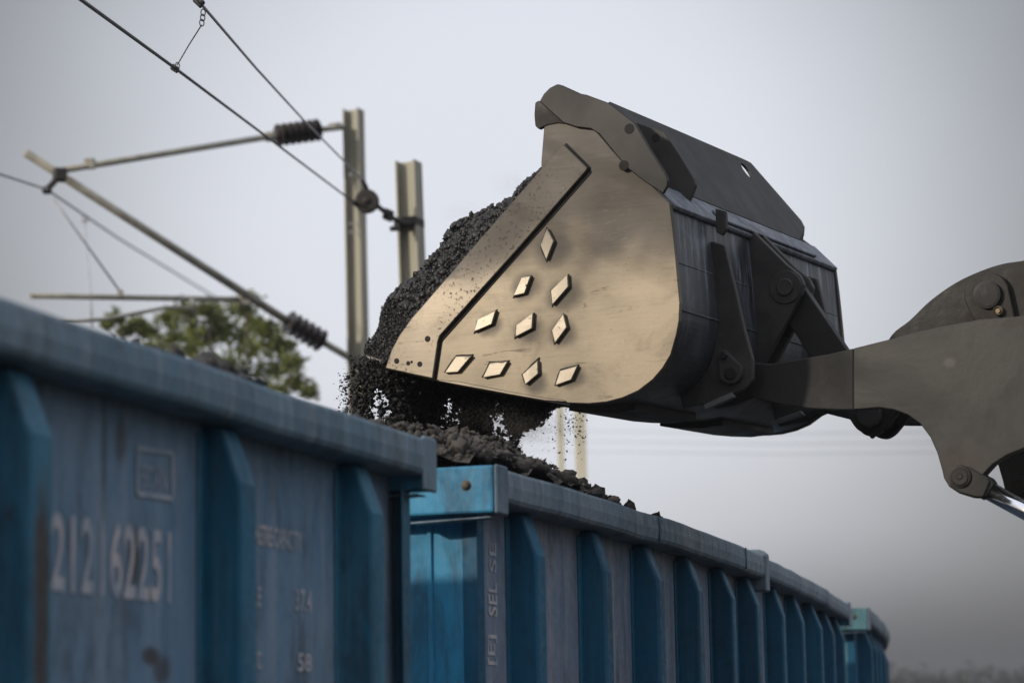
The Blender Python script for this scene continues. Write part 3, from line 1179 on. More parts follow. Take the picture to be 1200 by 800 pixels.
hole_c = gpx(872.5, 201.5)
gv = E1 * gn.x + E2 * gn.y


def hpt(an):
    return hole_c + (E3 * math.cos(rad(an)) * 1.1 + gv * math.sin(rad(an))) * .046


top_mid = gpx(873, 189.8)
bot_mid = hole_c + gv * ((bp(*g1, 0) - hole_c).dot(gv))
near_half = [top_mid] + [gpx(u, v) for u, v in [(868, 187.5), (790, 154), (712, 121)]] + [bp(*g0, .03) + gv * .12, bp(*g1, .03), bot_mid] + [hpt(x) for x in range(90, 271, 20)] 
far_half = [top_mid] + [hpt(x) for x in range(-90, 91, 20)] + [bot_mid, bp(*g1, WB - .06)] + [gpx(u, v) for u, v in [(926, 286), (934, 285), (940, 278), (941, 268), (937, 260), (878, 192.5)]]
mb.prism(near_half, nrm * -gth, 0)
mb.prism(far_half, nrm * -gth, 0)
bmesh.ops.remove_doubles(mb.bm, verts=mb.bm.verts, dist=.0004)
guard = mb.build('spill_guard', m_guard, bucket)
# bracket plates carrying the guard
br1 = [(632, 119), (637, 110), (644, 103), (653, 98.5), (659, 100), (681, 110), (687, 111), (714, 121), (744, 144), (762, 175), (779, 202), (783, 211), (782, 218), (777, 227), (757, 214), (736, 198), (719, 178), (702, 157), (692, 151), (675, 149), (660, 144)]
mb = MB()
mb.prism([bp(*bk(u, v, -.02), -.020) for u, v in br1], E3 * .021, .004)
mb.build('guard_bracket', m_gusset, bucket)
for u, v, r in ((737.5, 151, .020), (731, 194, .020)):
    mb = MB()
    mb.lathe(bp(*bk(u, v, -.02), -.0215), E3, [(0, r), (.0008, r + .003), (.004, r + .003)], 20)
    mb.build('bracket_hole', m_edge, bucket)
for c0 in (.40,):
    br2 = [(745, 143), (771, 152), (779, 155), (797, 182), (813, 209), (815.5, 217), (811, 229), (805, 241), (790, 238), (768, 215), (745, 195)]
    q = [bk(u, v, .40) for u, v in br2]
    mb = MB()
    mb.prism([bp(a, b, c0) for a, b in q], E3 * .025, .004)
    mb.build('guard_bracket', m_guard if c0 > .5 else m_ear, bucket)
mb = MB()
mb.lathe(bp(*bk(768.5, 161.5, .40), .399), E3, [(0, .017), (.0008, .02), (.004, .02)], 20)
mb.build('bracket_hole', m_edge, bucket)
# torn rubber flap at the guard's front corner
flap = [(626, 120), (630, 117.5), (634, 119), (648, 130), (664, 145), (652, 144), (641, 146), (636, 148), (630, 151), (626, 147), (625, 134)]
mb = MB()
mb.prism([bp(*bk(u, v, -.015), -.006) for u, v in flap], E3 * .03, .003)
mb.build('torn_flap', m_rocker, bucket)
# slanting flange under the guard, from the near bracket to the far end
m_ledge = painted('ledge_dusty_skylit', (.07, .078, .092), (.15, .165, .195), (.30, .33, .38), rust=.3, streak_amt=.7)  # dusty top face, skylight also put into its paler colour
k0, k1 = V(bk(757, 210)), V(bk(786.5, 238.5))
kd = (k1 - k0).normalized()
kn = V((-kd.y, kd.x)) if -kd.y > 0 or kd.x > 0 else V((kd.y, -kd.x))
mb = MB()
ring = [k0 + kn * .004, k1 + kn * .004 + kd * .012, k1 + kd * .016 - kn * .012, k1 + kd * .004 - kn * .03, k0 - kn * .012]
mb.prism([bp(p.x, p.y, .032) for p in ring], E3 * (WB - .064), .004, 2)
mb.build('top_flange', m_ledge, bucket)
mb = MB()
kk_ = k0.lerp(k1, .55) + kn * .004
mb.prism([bp(p.x, p.y, .62) for p in (kk_, kk_ + kd * .07, kk_ + kd * .075 + kn * .016, kk_ + kn * .016)], E3 * 1.35, .004)
mb.build('flange_strip', m_ledge, bucket)
fl = [(838, 244), (850, 247), (851, 268), (846, 276), (839, 272)]
mb = MB()
mb.prism([bp(*bk(u, v, .5), .5) for u, v in fl], E3 * .03, .004)
mb.build('flange_stop', m_ear, bucket)
# horizontal press lines across the back
for (u, v) in ((791.5, 306), (797, 362)):
    a, b = bk(u, v)
    mb = MB()
    mb.tube([bp(a - .010, b, .05), bp(a - .010, b, WB - .05)], .0045, 8)
    mb.build('weld_bead', m_shell, bucket)

# rib boxes and hinge ears on the back
def ear(px, cr, th, m, name='hinge_ear', bev=.006):
    mb = MB()
    mb.prism([bp(*bk(u, v, cr), cr) for u, v in px], E3 * th, bev, 2)
    return mb.build(name, m, bucket)


ear_a = [(822, 282), (836, 283), (849, 287), (862, 340), (872, 385), (882, 421), (882, 445), (873, 456), (862, 460), (840, 470), (800, 478), (790, 440), (815, 360)]
ear(ear_a, .50, .035, m_ear)
q = [bk(u, v, .50) for u, v in ear_a]
qlow = [bk(u, v, .50) for u, v in [(846, 424), (864, 424), (876, 426), (882, 430), (882, 445), (873, 456), (862, 460), (840, 470), (815, 474), (810, 430)]]
for c0, qq in ((.74, qlow), (WB - .53, q), (WB - .77, qlow)):
    mb = MB()
    mb.prism([bp(a, b, c0) for a, b in qq], E3 * .035, .006, 2)
    mb.build('hinge_ear', m_ear, bucket)
# pear shaped pin keeper
def disc_px(u, v, r, n=20, c=0.0, a0=0, a1=360):
    a, b = bk(u, v, c)
    return [(a + r * math.cos(rad(a0 + (a1 - a0) * k / (n - 1))), b + r * math.sin(rad(a0 + (a1 - a0) * k / (n - 1)))) for k in range(n)]


def keeper(u0, v0, r0, u1, v1, r1, c, th, m, name, par):
    p0, p1_ = V(bk(u0, v0, c)), V(bk(u1, v1, c))
    d = (p1_ - p0)
    an = math.degrees(math.atan2(d.y, d.x))
    pts = [(p0.x + r0 * math.cos(rad(an + 90 + 180 * k / 12)), p0.y + r0 * math.sin(rad(an + 90 + 180 * k / 12))) for k in range(13)]
    pts += [(p1_.x + r1 * math.cos(rad(an - 90 + 180 * k / 12)), p1_.y + r1 * math.sin(rad(an - 90 + 180 * k / 12))) for k in range(13)]
    mb = MB()
    mb.prism([bp(a, b, c) for a, b in pts], E3 * th, .005, 2)
    return mb.build(name, m, par)


keeper(847, 416.5, .026, 855.5, 435, .056, .472, .03, m_ear, 'pin_keeper', bucket)
mb = MB()
mb.lathe(bp(*bk(847, 416.5, .455), .455), E3, [(0, .014), (.003, .017), (.02, .017)], 6)
mb.build('bolt', m_tip, bucket)
mb = MB()
mb.lathe(bp(*bk(855.5, 437, .465), .465), E3, [(0, .024), (.004, .030), (.009, .030)], 24)
mb.build('pin_end', m_edge, bucket)
# small ledges under the ears, the light they catch put in as pale grey
mb = MB()
mb.prism([bp(*bk(u, v, .49), .49) for u, v in [(824, 474), (857, 459), (860, 465), (826, 480)]], E3 * .04, .003)
mb.build('ear_foot', m_bar, bucket)
mb = MB()
mb.prism([bp(*bk(u, v, 1.55), 1.55) for u, v in [(909, 491), (938, 481), (942, 486), (911, 496)]], E3 * .04, .003)
mb.build('ear_foot', m_bar, bucket)
# centre ears for the tilt link
CE = 1.02
ear_c = [(866, 262), (880, 268), (921, 309), (937, 322), (942, 333), (939, 345), (897, 424), (880, 440), (860, 430), (862, 330)]
ear(ear_c, CE, .04, m_ear, 'tilt_ear')
q = [bk(u, v, CE) for u, v in ear_c]
mb = MB()
mb.prism([bp(a, b, CE + .135) for a, b in q], E3 * .04, .006, 2)
mb.build('tilt_ear', m_ear, bucket)
mb = MB()
mb.lathe(bp(*bk(919, 336, CE - .02), CE - .02), E3, [(0, .036), (.004, .040), (.012, .040), (.013, .075), (.022, .08)], 28)
mb.build('tilt_pin', m_ear, bucket)

# --- tilt link and rocker between the arms
keeper(919, 336, .075, 1018, 486, .085, CE + .05, .07, m_tip, 'tilt_link', loader)
rk = [(1000, 486), (1008, 505), (1020, 511), (1032, 506), (1046, 490), (1070, 465), (1120, 440), (1200, 420), (1290, 360), (1280, 300), (1230, 298), (1200, 305), (1175, 309), (1150, 317), (1120, 331), (1090, 352), (1066, 375), (1045, 392), (1030, 420), (1010, 460)]
CR = CE + .03
mb = MB()
rks = [(p[0], p[1]) for p in smooth_poly(rk + rk[:1], 4)][:-1]
mb.prism([bp(*bk(u, v, CR), CR) for u, v in rks], E3 * .05, .006, 2)
rocker = mb.build('rocker_arm', m_rocker, loader)
q = [bk(u, v, CR) for u, v in rks]
mb = MB()
mb.prism([bp(a, b, CR + .20) for a, b in q], E3 * .05, .006, 2)
mb.build('rocker_plate', m_rocker, rocker)
keeper(1156, 345, .102, 1167, 375, .085, CR - .035, .035, m_rocker, 'pin_boss', rocker)
mb = MB()
mb.lathe(bp(*bk(1156, 345, CR - .06), CR - .06), E3, [(0, .006), (.002, .05), (.004, .062), (.03, .064)], 30)
mb.build('pin_end', m_tip, rocker)
mb = MB()
mb.lathe(bp(*bk(1169, 364, CR - .06), CR - .06), E3, [(0, .010), (.010, .010), (.008, .016), (.0, .018), (.004, .022), (.03, .022)], 20)
mb.build('bolt', m_brass, rocker)
mb = MB()
mb.lathe(bp(*bk(1018, 486, CR - .03), CR - .03), E3, [(0, .05), (.004, .058), (.33, .058), (.334, .05)], 24)
mb.build('link_pin', m_ear, rocker)
# drip of packed grease under the pin
mb = MB()
mb.prism([bp(*bk(u, v, CR - .01), CR - .01) for u, v in [(1010, 503), (1030, 505), (1026, 509), (1021, 514), (1017, 509)]], E3 * .03, .003)
mb.build('grease_lump', m_edge, rocker)

# --- boom arms
boom_px = [(1000, 408), (1040, 398), (1070, 390), (1100, 383), (1150, 374), (1200, 370), (1260, 380), (1330, 415), (1400, 500), (1470, 680), (1530, 760), (1560, 820), (1540, 870), (1480, 880),
           (1430, 830), (1370, 680), (1320, 590), (1270, 535), (1235, 522), (1200, 525), (1180, 533), (1163, 544), (1152, 556), (1160, 560), (1164, 566), (1155, 582), (1140, 583), (1124, 578), (1112, 570), (1106, 560), (1104, 551), (1098, 530), (1090, 512),
           (1078, 496), (1064, 486), (1048, 480), (1030, 477.5), (1000, 480)]
tip_px = [(1000, 408), (970, 415), (935, 421), (905, 426), (880, 425), (866, 424), (856, 428), (852, 438), (856, 450), (866, 460), (885, 466.5), (915, 474), (950, 478.5), (980, 480), (1000, 480)]
CB = .60
bq = [bk(u, v, CB) for u, v in boom_px]
tq = [bk(u, v, CB) for u, v in tip_px]
for c0 in (CB, WB - CB - .09):
    mb = MB()
    mb.prism([bp(a, b, c0) for a, b in bq], E3 * .085, .005, 2)
    boom = mb.build('boom_arm', m_boom, loader)
    mb = MB()
    mb.prism([bp(a, b, c0 + .002) for a, b in tq], E3 * .081, .005, 2)
    mb.build('boom_tip', m_tip, boom)
    # cylinder ear: raised pad with pin
    pad = [(1112, 557), (1117, 549), (1126, 545), (1136, 547), (1157, 559), (1160, 564), (1152, 582), (1144, 582), (1124, 577), (1114, 570)]
    mb = MB()
    mb.prism([bp(*bk(u, v, CB - .012), c0 - .012) for u, v in pad], E3 * .013, .004)
    mb.build('cylinder_ear', m_tip, boom)
    a, b = bk(1124, 558, CB - .03)
    mb = MB()
    mb.lathe(bp(a, b, c0 - .03), E3, [(0, .012), (.004, .015), (.004, .035), (.008, .038), (.010, .048), (.02, .05)], 24)
    mb.build('cylinder_pin', m_rocker, boom)
    # lift cylinder
    ra, rb = V(bk(1128, 559, CB)), V(bk(1200, 598, CB))
    d = (rb - ra).normalized()
    cc = c0 + .0425
    end = ra + d * 1.75
    cyl0 = ra + d * .62
    mb = MB()
    mb.tube([bp(*cyl0, cc), bp(*end, cc)], .085, 20)
    mb.tube([bp(*cyl0, cc), bp(*(cyl0 + d * .06), cc)], .10, 20)
    cyl = mb.build('lift_cylinder', m_boom, loader)
    mb = MB()
    mb.tube([bp(*(ra + d * .115), cc), bp(*(ra + d * .66), cc)], .040, 24)
    mb.build('piston_rod', m_chrome, cyl)
    mb = MB()
    mb.tube([bp(*(ra + d * .075), cc), bp(*(ra + d * .118), cc)], .046, 24)
    mb.build('rod_collar', m_bar, cyl)
# cross tube between the arms
a, b = bk(1240, 450, CB)
mb = MB()
mb.tube([bp(a, b, CB + .08), bp(a, b, WB - CB - .08)], .14, 20)
mb.build('cross_tube', m_boom, loader)


# --- the rest of the machine, beyond the right edge of the photo
def lq(a, b, c):
    return bp(a, b, c)


a_p, b_p = bk(1510, 840, CB)                      # boom pivot
gz = (V((0, 0, 0)) - O).dot(E2)
_pp = bp(a_p, 0, WB / 2)
b_g = -(_pp.z) / E2.z                              # local height of the ground below the pivot
mb = MB()
for c0 in (CB + .10, WB - CB - .22):
    mb.prism([lq(a_p - .35, b_g + .65, c0), lq(a_p - .12, b_p + .14, c0), lq(a_p + .22, b_p + .12, c0), lq(a_p + .75, b_g + 1.0, c0), lq(a_p + .8, b_g + .55, c0)], E3 * .10, .01)
mb.prism([lq(a_p - .4, b_g + .55, CB), lq(a_p + 1.1, b_g + .55, CB), lq(a_p + 1.1, b_g + .95, CB), lq(a_p - .4, b_g + .8, CB)], E3 * (WB - 2 * CB), .02)
mb.build('front_frame', m_body, loader)
mb = MB()
mb.prism([lq(a_p + 1.0, b_g + .60, .45), lq(a_p + 3.9, b_g + .60, .45), lq(a_p + 3.9, b_g + 1.75, .45), lq(a_p + 3.6, b_g + 1.95, .45), lq(a_p + 2.5, b_g + 2.05, .45), lq(a_p + 1.0, b_g + 1.3, .45)], E3 * (WB - .9), .05)
mb.build('engine_hood', m_body, loader)
mb = MB()
mb.prism([lq(a_p + .95, b_g + 1.35, .6), lq(a_p + 2.4, b_g + 1.35, .6), lq(a_p + 2.35, b_g + 3.2, .6), lq(a_p + 1.1, b_g + 3.2, .6)], E3 * (WB - 1.2), .05)
cab = mb.build('cab', m_body, loader)
mb = MB()
mb.prism([lq(a_p + 1.08, b_g + 1.9, .59), lq(a_p + 2.3, b_g + 1.9, .59), lq(a_p + 2.25, b_g + 3.0, .59), lq(a_p + 1.17, b_g + 3.0, .59)], E3 * .012, 0)
mb.build('cab_window', m_glass, cab)
for da in (.15, 3.0):
    for c0, cd in ((-.08, 1), (WB + .08, -1)):
        ctr = lq(a_p + da, b_g + .74, c0)
        mb = MB()
        mb.lathe(ctr, E3 * cd, [(0, .40), (.0, .62), (.05, .71), (.12, .74), (.38, .74), (.45, .71), (.5, .62), (.5, .40)], 40)
        for k in range(22):
            an = 2 * math.pi * k / 22
            dr = E1 * math.cos(an) + E2 * math.sin(an)
            tg = -E1 * math.sin(an) + E2 * math.cos(an)
            mb.box(ctr + dr * .745 + E3 * cd * .13, dr * .025, tg * .045, E3 * .11, .008)
            mb.box(ctr + dr * .745 + E3 * cd * .37 + tg * .1, dr * .025, tg * .045, E3 * .11, .008)
        wh = mb.build('wheel', m_tyre, loader)
        mb = MB()
        mb.lathe(ctr + E3 * cd * .04, E3 * cd, [(0, .10), (0, .16), (.06, .20), (.06, .33), (-.02, .39), (.3, .40)], 28)
        mb.build('rim', m_body, wh)

# ------------------------------------------------------------------ coal in the bucket
sil = [(404, 441), (409, 420), (417, 405), (428, 390), (438, 372), (447, 352), (458, 335), (472, 318), (489, 297), (508, 277), (524, 263), (553, 249), (581, 232), (608, 214), (636, 197)]
base_l = [(470, 434), (470, 430), (474, 420), (482, 408), (492, 392), (503, 378), (516, 362), (530, 345), (548, 324), (566, 302), (582, 284), (602, 262), (620, 240), (636, 222), (650, 205)]


R_NEAR = .42                                      # the heap rolls off within this distance of its near end


def heap_point(k, c):
    """k along the mouth (lip to guard), c across the width: a point on the heap's surface"""
    i = min(int(k), len(sil) - 2)
    t = k - i
    A = V(bk(*sil[i], .17)).lerp(V(bk(*sil[i + 1], .17)), t)
    B = V(bk(*base_l[i], 0)).lerp(V(bk(*base_l[i + 1], 0)), t)
    e = min(c - .03, WB - .03 - c)
    x = max(0.0, min(1.0, e / R_NEAR))
    g = (1 - (1 - x) ** 2.6) ** .62
    p = B.lerp(A, g)
    n = (.05 * nz3((p.x, p.y, c), 3.6) + .025 * nz3((p.x, p.y, c + 5), 11.0)) * min(1, x * 4)
    return V((p.x - n * .75, p.y + n * .65))


def pick_c():
    if random.random() < .72:
        return .03 + R_NEAR * (1 - math.cos(random.random() * math.pi / 2)) ** 1.25
    return random.uniform(.3, WB - .05)


G = []
cs_ = [.03 + R_NEAR * (1 - math.cos(x * math.pi / 2)) for x in np.linspace(0, 1, 34)] + list(np.linspace(.5, WB - .031, 50))
for c in cs_:
    row = []
    for k in np.linspace(0, len(sil) - 1.001, 110):
        p = heap_point(k, c)
        row.append(bp(p.x + .012, p.y - .012, c))
    G.append(row)
parts = [grid_mesh(G)]
pts, sz = [], []
for k in range(27000):
    c = pick_c()
    kk = random.uniform(0, len(sil) - 1.01)
    p = heap_point(kk, c)
    r = random.choice((.003, .0035, .004, .005, .006, .0075, .010, .014, .021)) * random.uniform(.7, 1.2)
    if kk < 5:
        r *= .6
    q = bp(p.x - r * random.uniform(-.5, .45), p.y + r * random.uniform(-.5, .45), c - r * random.uniform(-.2, .4))
    pts.append(q[:])
    sz.append(r)
for q_ in range(150):
    kk, c, r = random.uniform(4.5, 13.5), random.uniform(.05, .5), random.uniform(.016, .034)
    p = heap_point(kk, c)
    pts.append(bp(p.x + r * .1, p.y - r * .1, c - .01)[:])
    sz.append(r)
for kk, c, r in ((9.3, .30, .040), (9.55, .34, .030), (12.2, .30, .02), (6.6, .3, .028), (10.6, .34, .034), (8.0, .2, .03), (5.4, .3, .024), (11.4, .3, .026)):
    p = heap_point(kk, c)
    pts.append(bp(p.x - r * .25, p.y + r * .25, c)[:])
    sz.append(r)
parts.append(scatter(pts, sz, LUMPS))
pts, sz = [], []
for k in range(24000):
    c = pick_c()
    kk = random.uniform(0, len(sil) - 1.01)
    p = heap_point(kk, c)
    r = random.uniform(.002, .006)
    pts.append(bp(p.x - r, p.y + r, c - .004)[:])
    sz.append(r)
parts.append(scatter(pts, sz, CRUMBS))
o = bulk_mesh('bucket_coal', parts, m_coal_fresh)
tag(o, 'fresh black coal bulging out of the raised steel bucket', 'coal', kind='stuff')

# ------------------------------------------------------------------ falling coal
lipA = V(bk(437, 425))


def near_px(P):
    d = (P - CAM)
    k = d.dot(_F)
    return 600 + FPX * d.dot(_R) / k, 400 - FPX * d.dot(_U) / k


GAPS = [((449, 480), (13, 23), .9), ((437, 486), (8, 16), .6), ((529, 466), (6, 7), .75), ((530, 490), (15, 17), .82), ((583, 486), (9, 20), .82), ((588, 502), (15, 13), .85), ((606, 514), (13, 10), .7)]


def curtain(n, sizes, spread):
    pts, sz = [], []
    tries = 0
    while len(pts) < n and tries < n * 9:
        tries += 1
        c = random.uniform(-.02, WB - .05)
        drop = random.random() * .46
        fwd = random.gauss(.02, spread) - .04 * drop
        if c < .5:
            fwd -= random.random() * .10 * min(1, drop * 5 + .25)
        P = bp(lipA.x + fwd + .05 * nz3((c, drop, 0), 2.5), lipA.y + .01 - drop + (fwd - .02) * -.28, c)
        u, v = near_px(P)
        if v > 540 or u < 402:
            continue
        dens = 1.0
        lim = 646 - max(0, v - 474) * 1.0 + 12 * nz3((v * .05, 0, 3), 1.0)
        if u > lim:
            dens *= max(0, 1 - (u - lim) / 14) ** 2
        ww = nz3((u * .11, v * .11, 2), 1.0)
        for (gu, gv), (ru, rv), am in GAPS:
            e = ((u - gu) / ru) ** 2 + ((v - gv) / rv) ** 2
            if e < 1.1 + ww * 1.3:
                dens *= 1 - am
        if random.random() > dens:
            continue
        pts.append(P[:])
        sz.append(random.choice(sizes) * random.uniform(.8, 1.3))
    return scatter(pts, sz, CRUMBS)


fall_parts = [curtain(52000, (.0025, .003, .004, .004, .005, .007, .011, .018), .05), curtain(90000, (.0014, .0018, .0024, .003), .07)]
pts, sz = [], []
# stray bits flung off the edge and a last trickle under the bucket's far side
for k in range(300):
    u = random.gauss(404, 5) if k < 110 else random.gauss(672, 8)
    v = random.uniform(436, 482) if k < 110 else 478 + abs(random.gauss(0, 22))
    if k > 240:
        u, v = random.uniform(622, 690), random.uniform(478, 545)
    c = random.uniform(0, .4) if k < 110 else random.uniform(1.2, 2.1)
    a, b = bk(u, v, c)
    pts.append(bp(a, b, c)[:])
    sz.append(random.choice((.003, .004, .005, .008)))
v_, f_ = scatter(pts, sz, CRUMBS)
o = bulk_mesh('falling_coal', fall_parts + [(v_, f_)], m_coal_fall)
tag(o, 'black curtain of coal pouring off the bucket lip onto the pile', 'falling coal', kind='stuff')

# pale dust hanging round the falling coal: very fine grains, each far smaller than a pixel
m_dust = simple('coal_dust_pale', (.20, .19, .18), (.34, .33, .315), 30, rough=(.9, 1), bmp=0)
pts, sz = [], []
for (u, v), (ru, rv), n in (((540, 488), (34, 16), 9000), ((590, 492), (30, 20), 16000), ((618, 502), (26, 16), 9000), ((450, 484), (22, 22), 3500), ((655, 498), (30, 18), 4000), ((600, 216), (22, 14), 1200), ((545, 250), (26, 14), 1200)):
    for k in range(n):
        c = random.uniform(.1, 1.9)
        uu, vv_ = random.gauss(u, ru * .6), random.gauss(v, rv * .6)
        a, b = bk(uu, vv_, c)
        pts.append(bp(a, b, c)[:])
        sz.append(random.uniform(.0006, .0013))
v_, f_ = scatter(pts, sz, CRUMBS[:3])
tag(bulk_mesh('coal_dust', [(v_, f_)], m_dust), 'thin pale dust hanging around the coal pouring from the bucket', 'dust', kind='stuff')

# ------------------------------------------------------------------ overhead line
m_galv = simple('galvanised_mast', (.24, .23, .18), (.36, .345, .28), 2.5, stretch=(5, 5, .4), rough=(.5, .7), metal=.3, bmp=.05)
m_tube = simple('galvanised_tube', (.25, .24, .20), (.38, .365, .31), 6, rough=(.5, .7), metal=.3, bmp=.05)
m_insul = simple('insulator_brown', (.022, .016, .014), (.04, .03, .027), 6, rough=(.25, .4), bmp=0)
m_fit = simple('fitting_rust', (.014, .012, .011), (.032, .026, .021), 10)
m_wire = simple('copper_wire_dark', (.05, .05, .05), (.09, .09, .088), 10, rough=(.5, .6), metal=.4, bmp=0)
m_alu = simple('stranded_wire', (.38, .39, .42), (.5, .51, .54), 14, rough=(.5, .6), metal=.4, bmp=0)


def h_mast(u0, v_top, u1, Y, yaw, name, label, group, lean_px=(0, 0)):
    """H section steel mast from the ground to its top, seen at columns u0..u1"""
    ctr = at_y((u0 + u1) / 2, v_top, Y)
    low = at_y((u0 + u1) / 2 + lean_px[0], v_top + lean_px[1], Y) if lean_px[1] else V((ctr.x, ctr.y, 0))
    w = (u1 - u0) / FPX * (Y)
    root = thing(name, label, 'catenary mast', (ctr.x, ctr.y, 0), group)
    ax = (V((ctr.x, ctr.y, ctr.z)) - low).normalized() if lean_px[1] else ZUP
    base = ctr - ax * (ctr.z / ax.z)
    X = V((math.cos(yaw), math.sin(yaw), 0))
    Yv = V((-math.sin(yaw), math.cos(yaw), 0))
    hw, hd, tf, tw = w * .5, w * .5, w * .09, w * .04
    sec = [(-hw, -hd), (-hw + tf, -hd), (-hw + tf, -tw), (hw - tf, -tw), (hw - tf, -hd), (hw, -hd), (hw, hd), (hw - tf, hd), (hw - tf, tw), (-hw + tf, tw), (-hw + tf, hd), (-hw, hd)]
    mb = MB()
    mb.prism([base + X * x + Yv * y for x, y in sec], ctr - base, 0)
    post = mb.build('post', m_galv, root)
    return root, post, ctr, w, X, Yv


mast1, post1, top1, w1_, X1, Y1 = h_mast(404, 129, 424, 30, rad(-20), 'catenary_mast', 'tall grey steel mast carrying the insulated bracket arms over the near wagon', 'overhead line masts', (6, 300))
mast2, post2, top2, w2_, X2, Y2 = h_mast(466, 190, 491, 24, rad(-20), 'catenary_mast', 'short grey steel mast anchoring the wires with a round pulley', 'overhead line masts', (4, 110))


def insulator(p0, p1, r, n, parent):
    ax = (p1 - p0)
    L = ax.length
    ax.normalize()
    prof = [(0, r * .35)]
    for k in range(n):
        a = L * (k + .2) / n
        prof += [(a, r * .36), (a + L / n * .24, r), (a + L / n * .34, r), (a + L / n * .46, r * .36)]
    prof.append((L, r * .35))
    mb = MB()
    mb.lathe(p0, ax, prof, 18)
    return mb.build('insulator', m_insul, parent)


# top tube with its insulator
YA = 29.0
A0 = at_y(404, 149, 29.9)
A1 = at_y(375, 152, 29.7)
A2 = at_y(323, 159, 29.4)
A3 = at_y(76, 199, 27.4)
mb = MB()
mb.tube([A0, A1], .035, 10)
mb.tube([at_y(398, 148, 29.9), at_y(388, 149, 29.8)], .05, 10)
mb.tube([A2, A3], .037, 12)
mb.tube([A2 + (A3 - A2) * .0, A2 + (A3 - A2) * .045], .06, 12)
mb.box(at_y(105, 192, 27.6), V((.06, 0, 0)), V((0, .03, 0)), V((0, 0, .06)), .01)
mb.build('top_tube', m_tube, mast1)
insulator(A1, A2, .135, 7, mast1)
# diagonal bracket tube with its insulator
B0 = at_y(30, 179, 27.2)
B1 = at_y(335, 375, 29.4)
B2 = at_y(379, 401, 29.7)
B3 = at_y(413, 421, 29.95)
mb = MB()
mb.tube([B0, B1], .048, 12)
mb.tube([B2, B3], .042, 12)
mb.build('bracket_tube', m_tube, mast1)
insulator(B1, B2, .14, 6, mast1)
mb = MB()
mb.box(at_y(70, 205, 27.35), V((.07, .02, 0)), V((-.02, .06, 0)), V((0, 0, .075)), .02)
mb.tube([at_y(70, 205, 27.35), at_y(62, 215, 27.3), at_y(55, 222, 27.3)], .035, 8)
mb.box(at_y(55, 223, 27.3), V((.05, 0, 0)), V((0, .04, 0)), V((0, 0, .04)), .015)
mb.build('messenger_clamp', m_fit, mast1)
# registration tube and steady arm
mb = MB()
R0, R1_ = at_y(36, 346.5, 27.3), at_y(286, 351, 29.1)
mb.tube([R0, R1_], .032, 10)
mb.box(at_y(286, 351, 29.1), V((.07, .02, 0)), V((-.02, .06, 0)), V((0, 0, .08)), .02)
mb.box(at_y(141, 344, 28), V((.03, 0, 0)), V((0, .03, 0)), V((0, 0, .045)), .01)
mb.build('registration_tube', m_tube, mast1)
mb = MB()
mb.tube([at_y(225, 350, 28.6), at_y(225, 366, 28.6)], .03, 8)
mb.tube([at_y(225, 361, 28.6), at_y(195, 360, 28.3), at_y(160, 367, 27.9), at_y(120, 374, 27.6), at_y(70, 378, 27.2)], .022, 8)
mb.build('steady_arm', m_tube, mast1)
# stay wires of the bracket
mb = MB()
mb.tube([at_y(62, 232, 27.3), at_y(141, 342, 28)], .012, 6)
mb.build('stay_wire', m_alu, mast1)

# plate number dots on the mast (four pale bolts)
mb = MB()
for du, dv in ((411, 262), (419, 262), (411, 272), (419, 272), (411, 205), (419, 205)):
    pc = at_y(du, dv, 29.82)
    mb.box(pc, V((.014, 0, 0)), V((0, .01, 0)), V((0, 0, .014)), .003)
mb.build('plate_bolts', m_alu, mast1)

# anchor: pulley between the wires and the shorter mast
PC = at_y(430, 236, 23.6)
pul_ax = (V((-.1, -1, -.05))).normalized()
mb = MB()
mb.lathe(PC - pul_ax * .03, pul_ax, [(0, .03), (0, .10), (.005, .115), (.022, .10), (.038, .10), (.055, .115), (.06, .10), (.06, .03)], 26)
mb.build('pulley', m_fit, mast2)
mb = MB()
mb.lathe(PC + pul_ax * .03, pul_ax, [(0, .035), (.02, .03), (.03, .012)], 16)
mb.build('pulley_hub', m_insul, mast2)
mb = MB()
mb.tube([at_y(442, 241, 23.6), at_y(458, 254, 23.7), at_y(470, 261, 23.8), at_y(480, 262, 23.85)], .024, 8)
link = mb.build('anchor_rod', m_fit, mast2)
mb = MB()
mb.box(at_y(455, 252, 23.7), V((.045, 0, -.02)), V((0, .03, 0)), V((.015, 0, .05)), .01)
mb.build('turnbuckle', m_fit, link)
mb = MB()
mb.box(at_y(463, 268, 23.75), V((.05, 0, 0)), V((0, .03, 0)), V((0, 0, .02)), .008)
mb.build('pin_bracket', m_fit, mast2)
for (ua, va), (ub, vb) in (((430, 222), (425, 211)), ((418, 240), (413, 236))):
    mb = MB()
    mb.tube([at_y(ua, va, 23.6), at_y(ub, vb, 23.5)], .022, 8)
    mb.build('wire_clevis', m_fit, mast2)
mb = MB()
pc = at_y(479.5, 261.5, 24)
mb.box(pc, X2 * (w2_ * .58), Y2 * (w2_ * .58), V((0, 0, .045)), .01)
mb.build('mast_band', m_fit, mast2)

m_cream = simple('mast_cream_sunlit', (.50, .47, .36), (.60, .57, .45), 2.5, stretch=(5, 5, .4), rough=(.6, .8), bmp=.05)  # paler variant of the mast steel, sunshine put into the colour
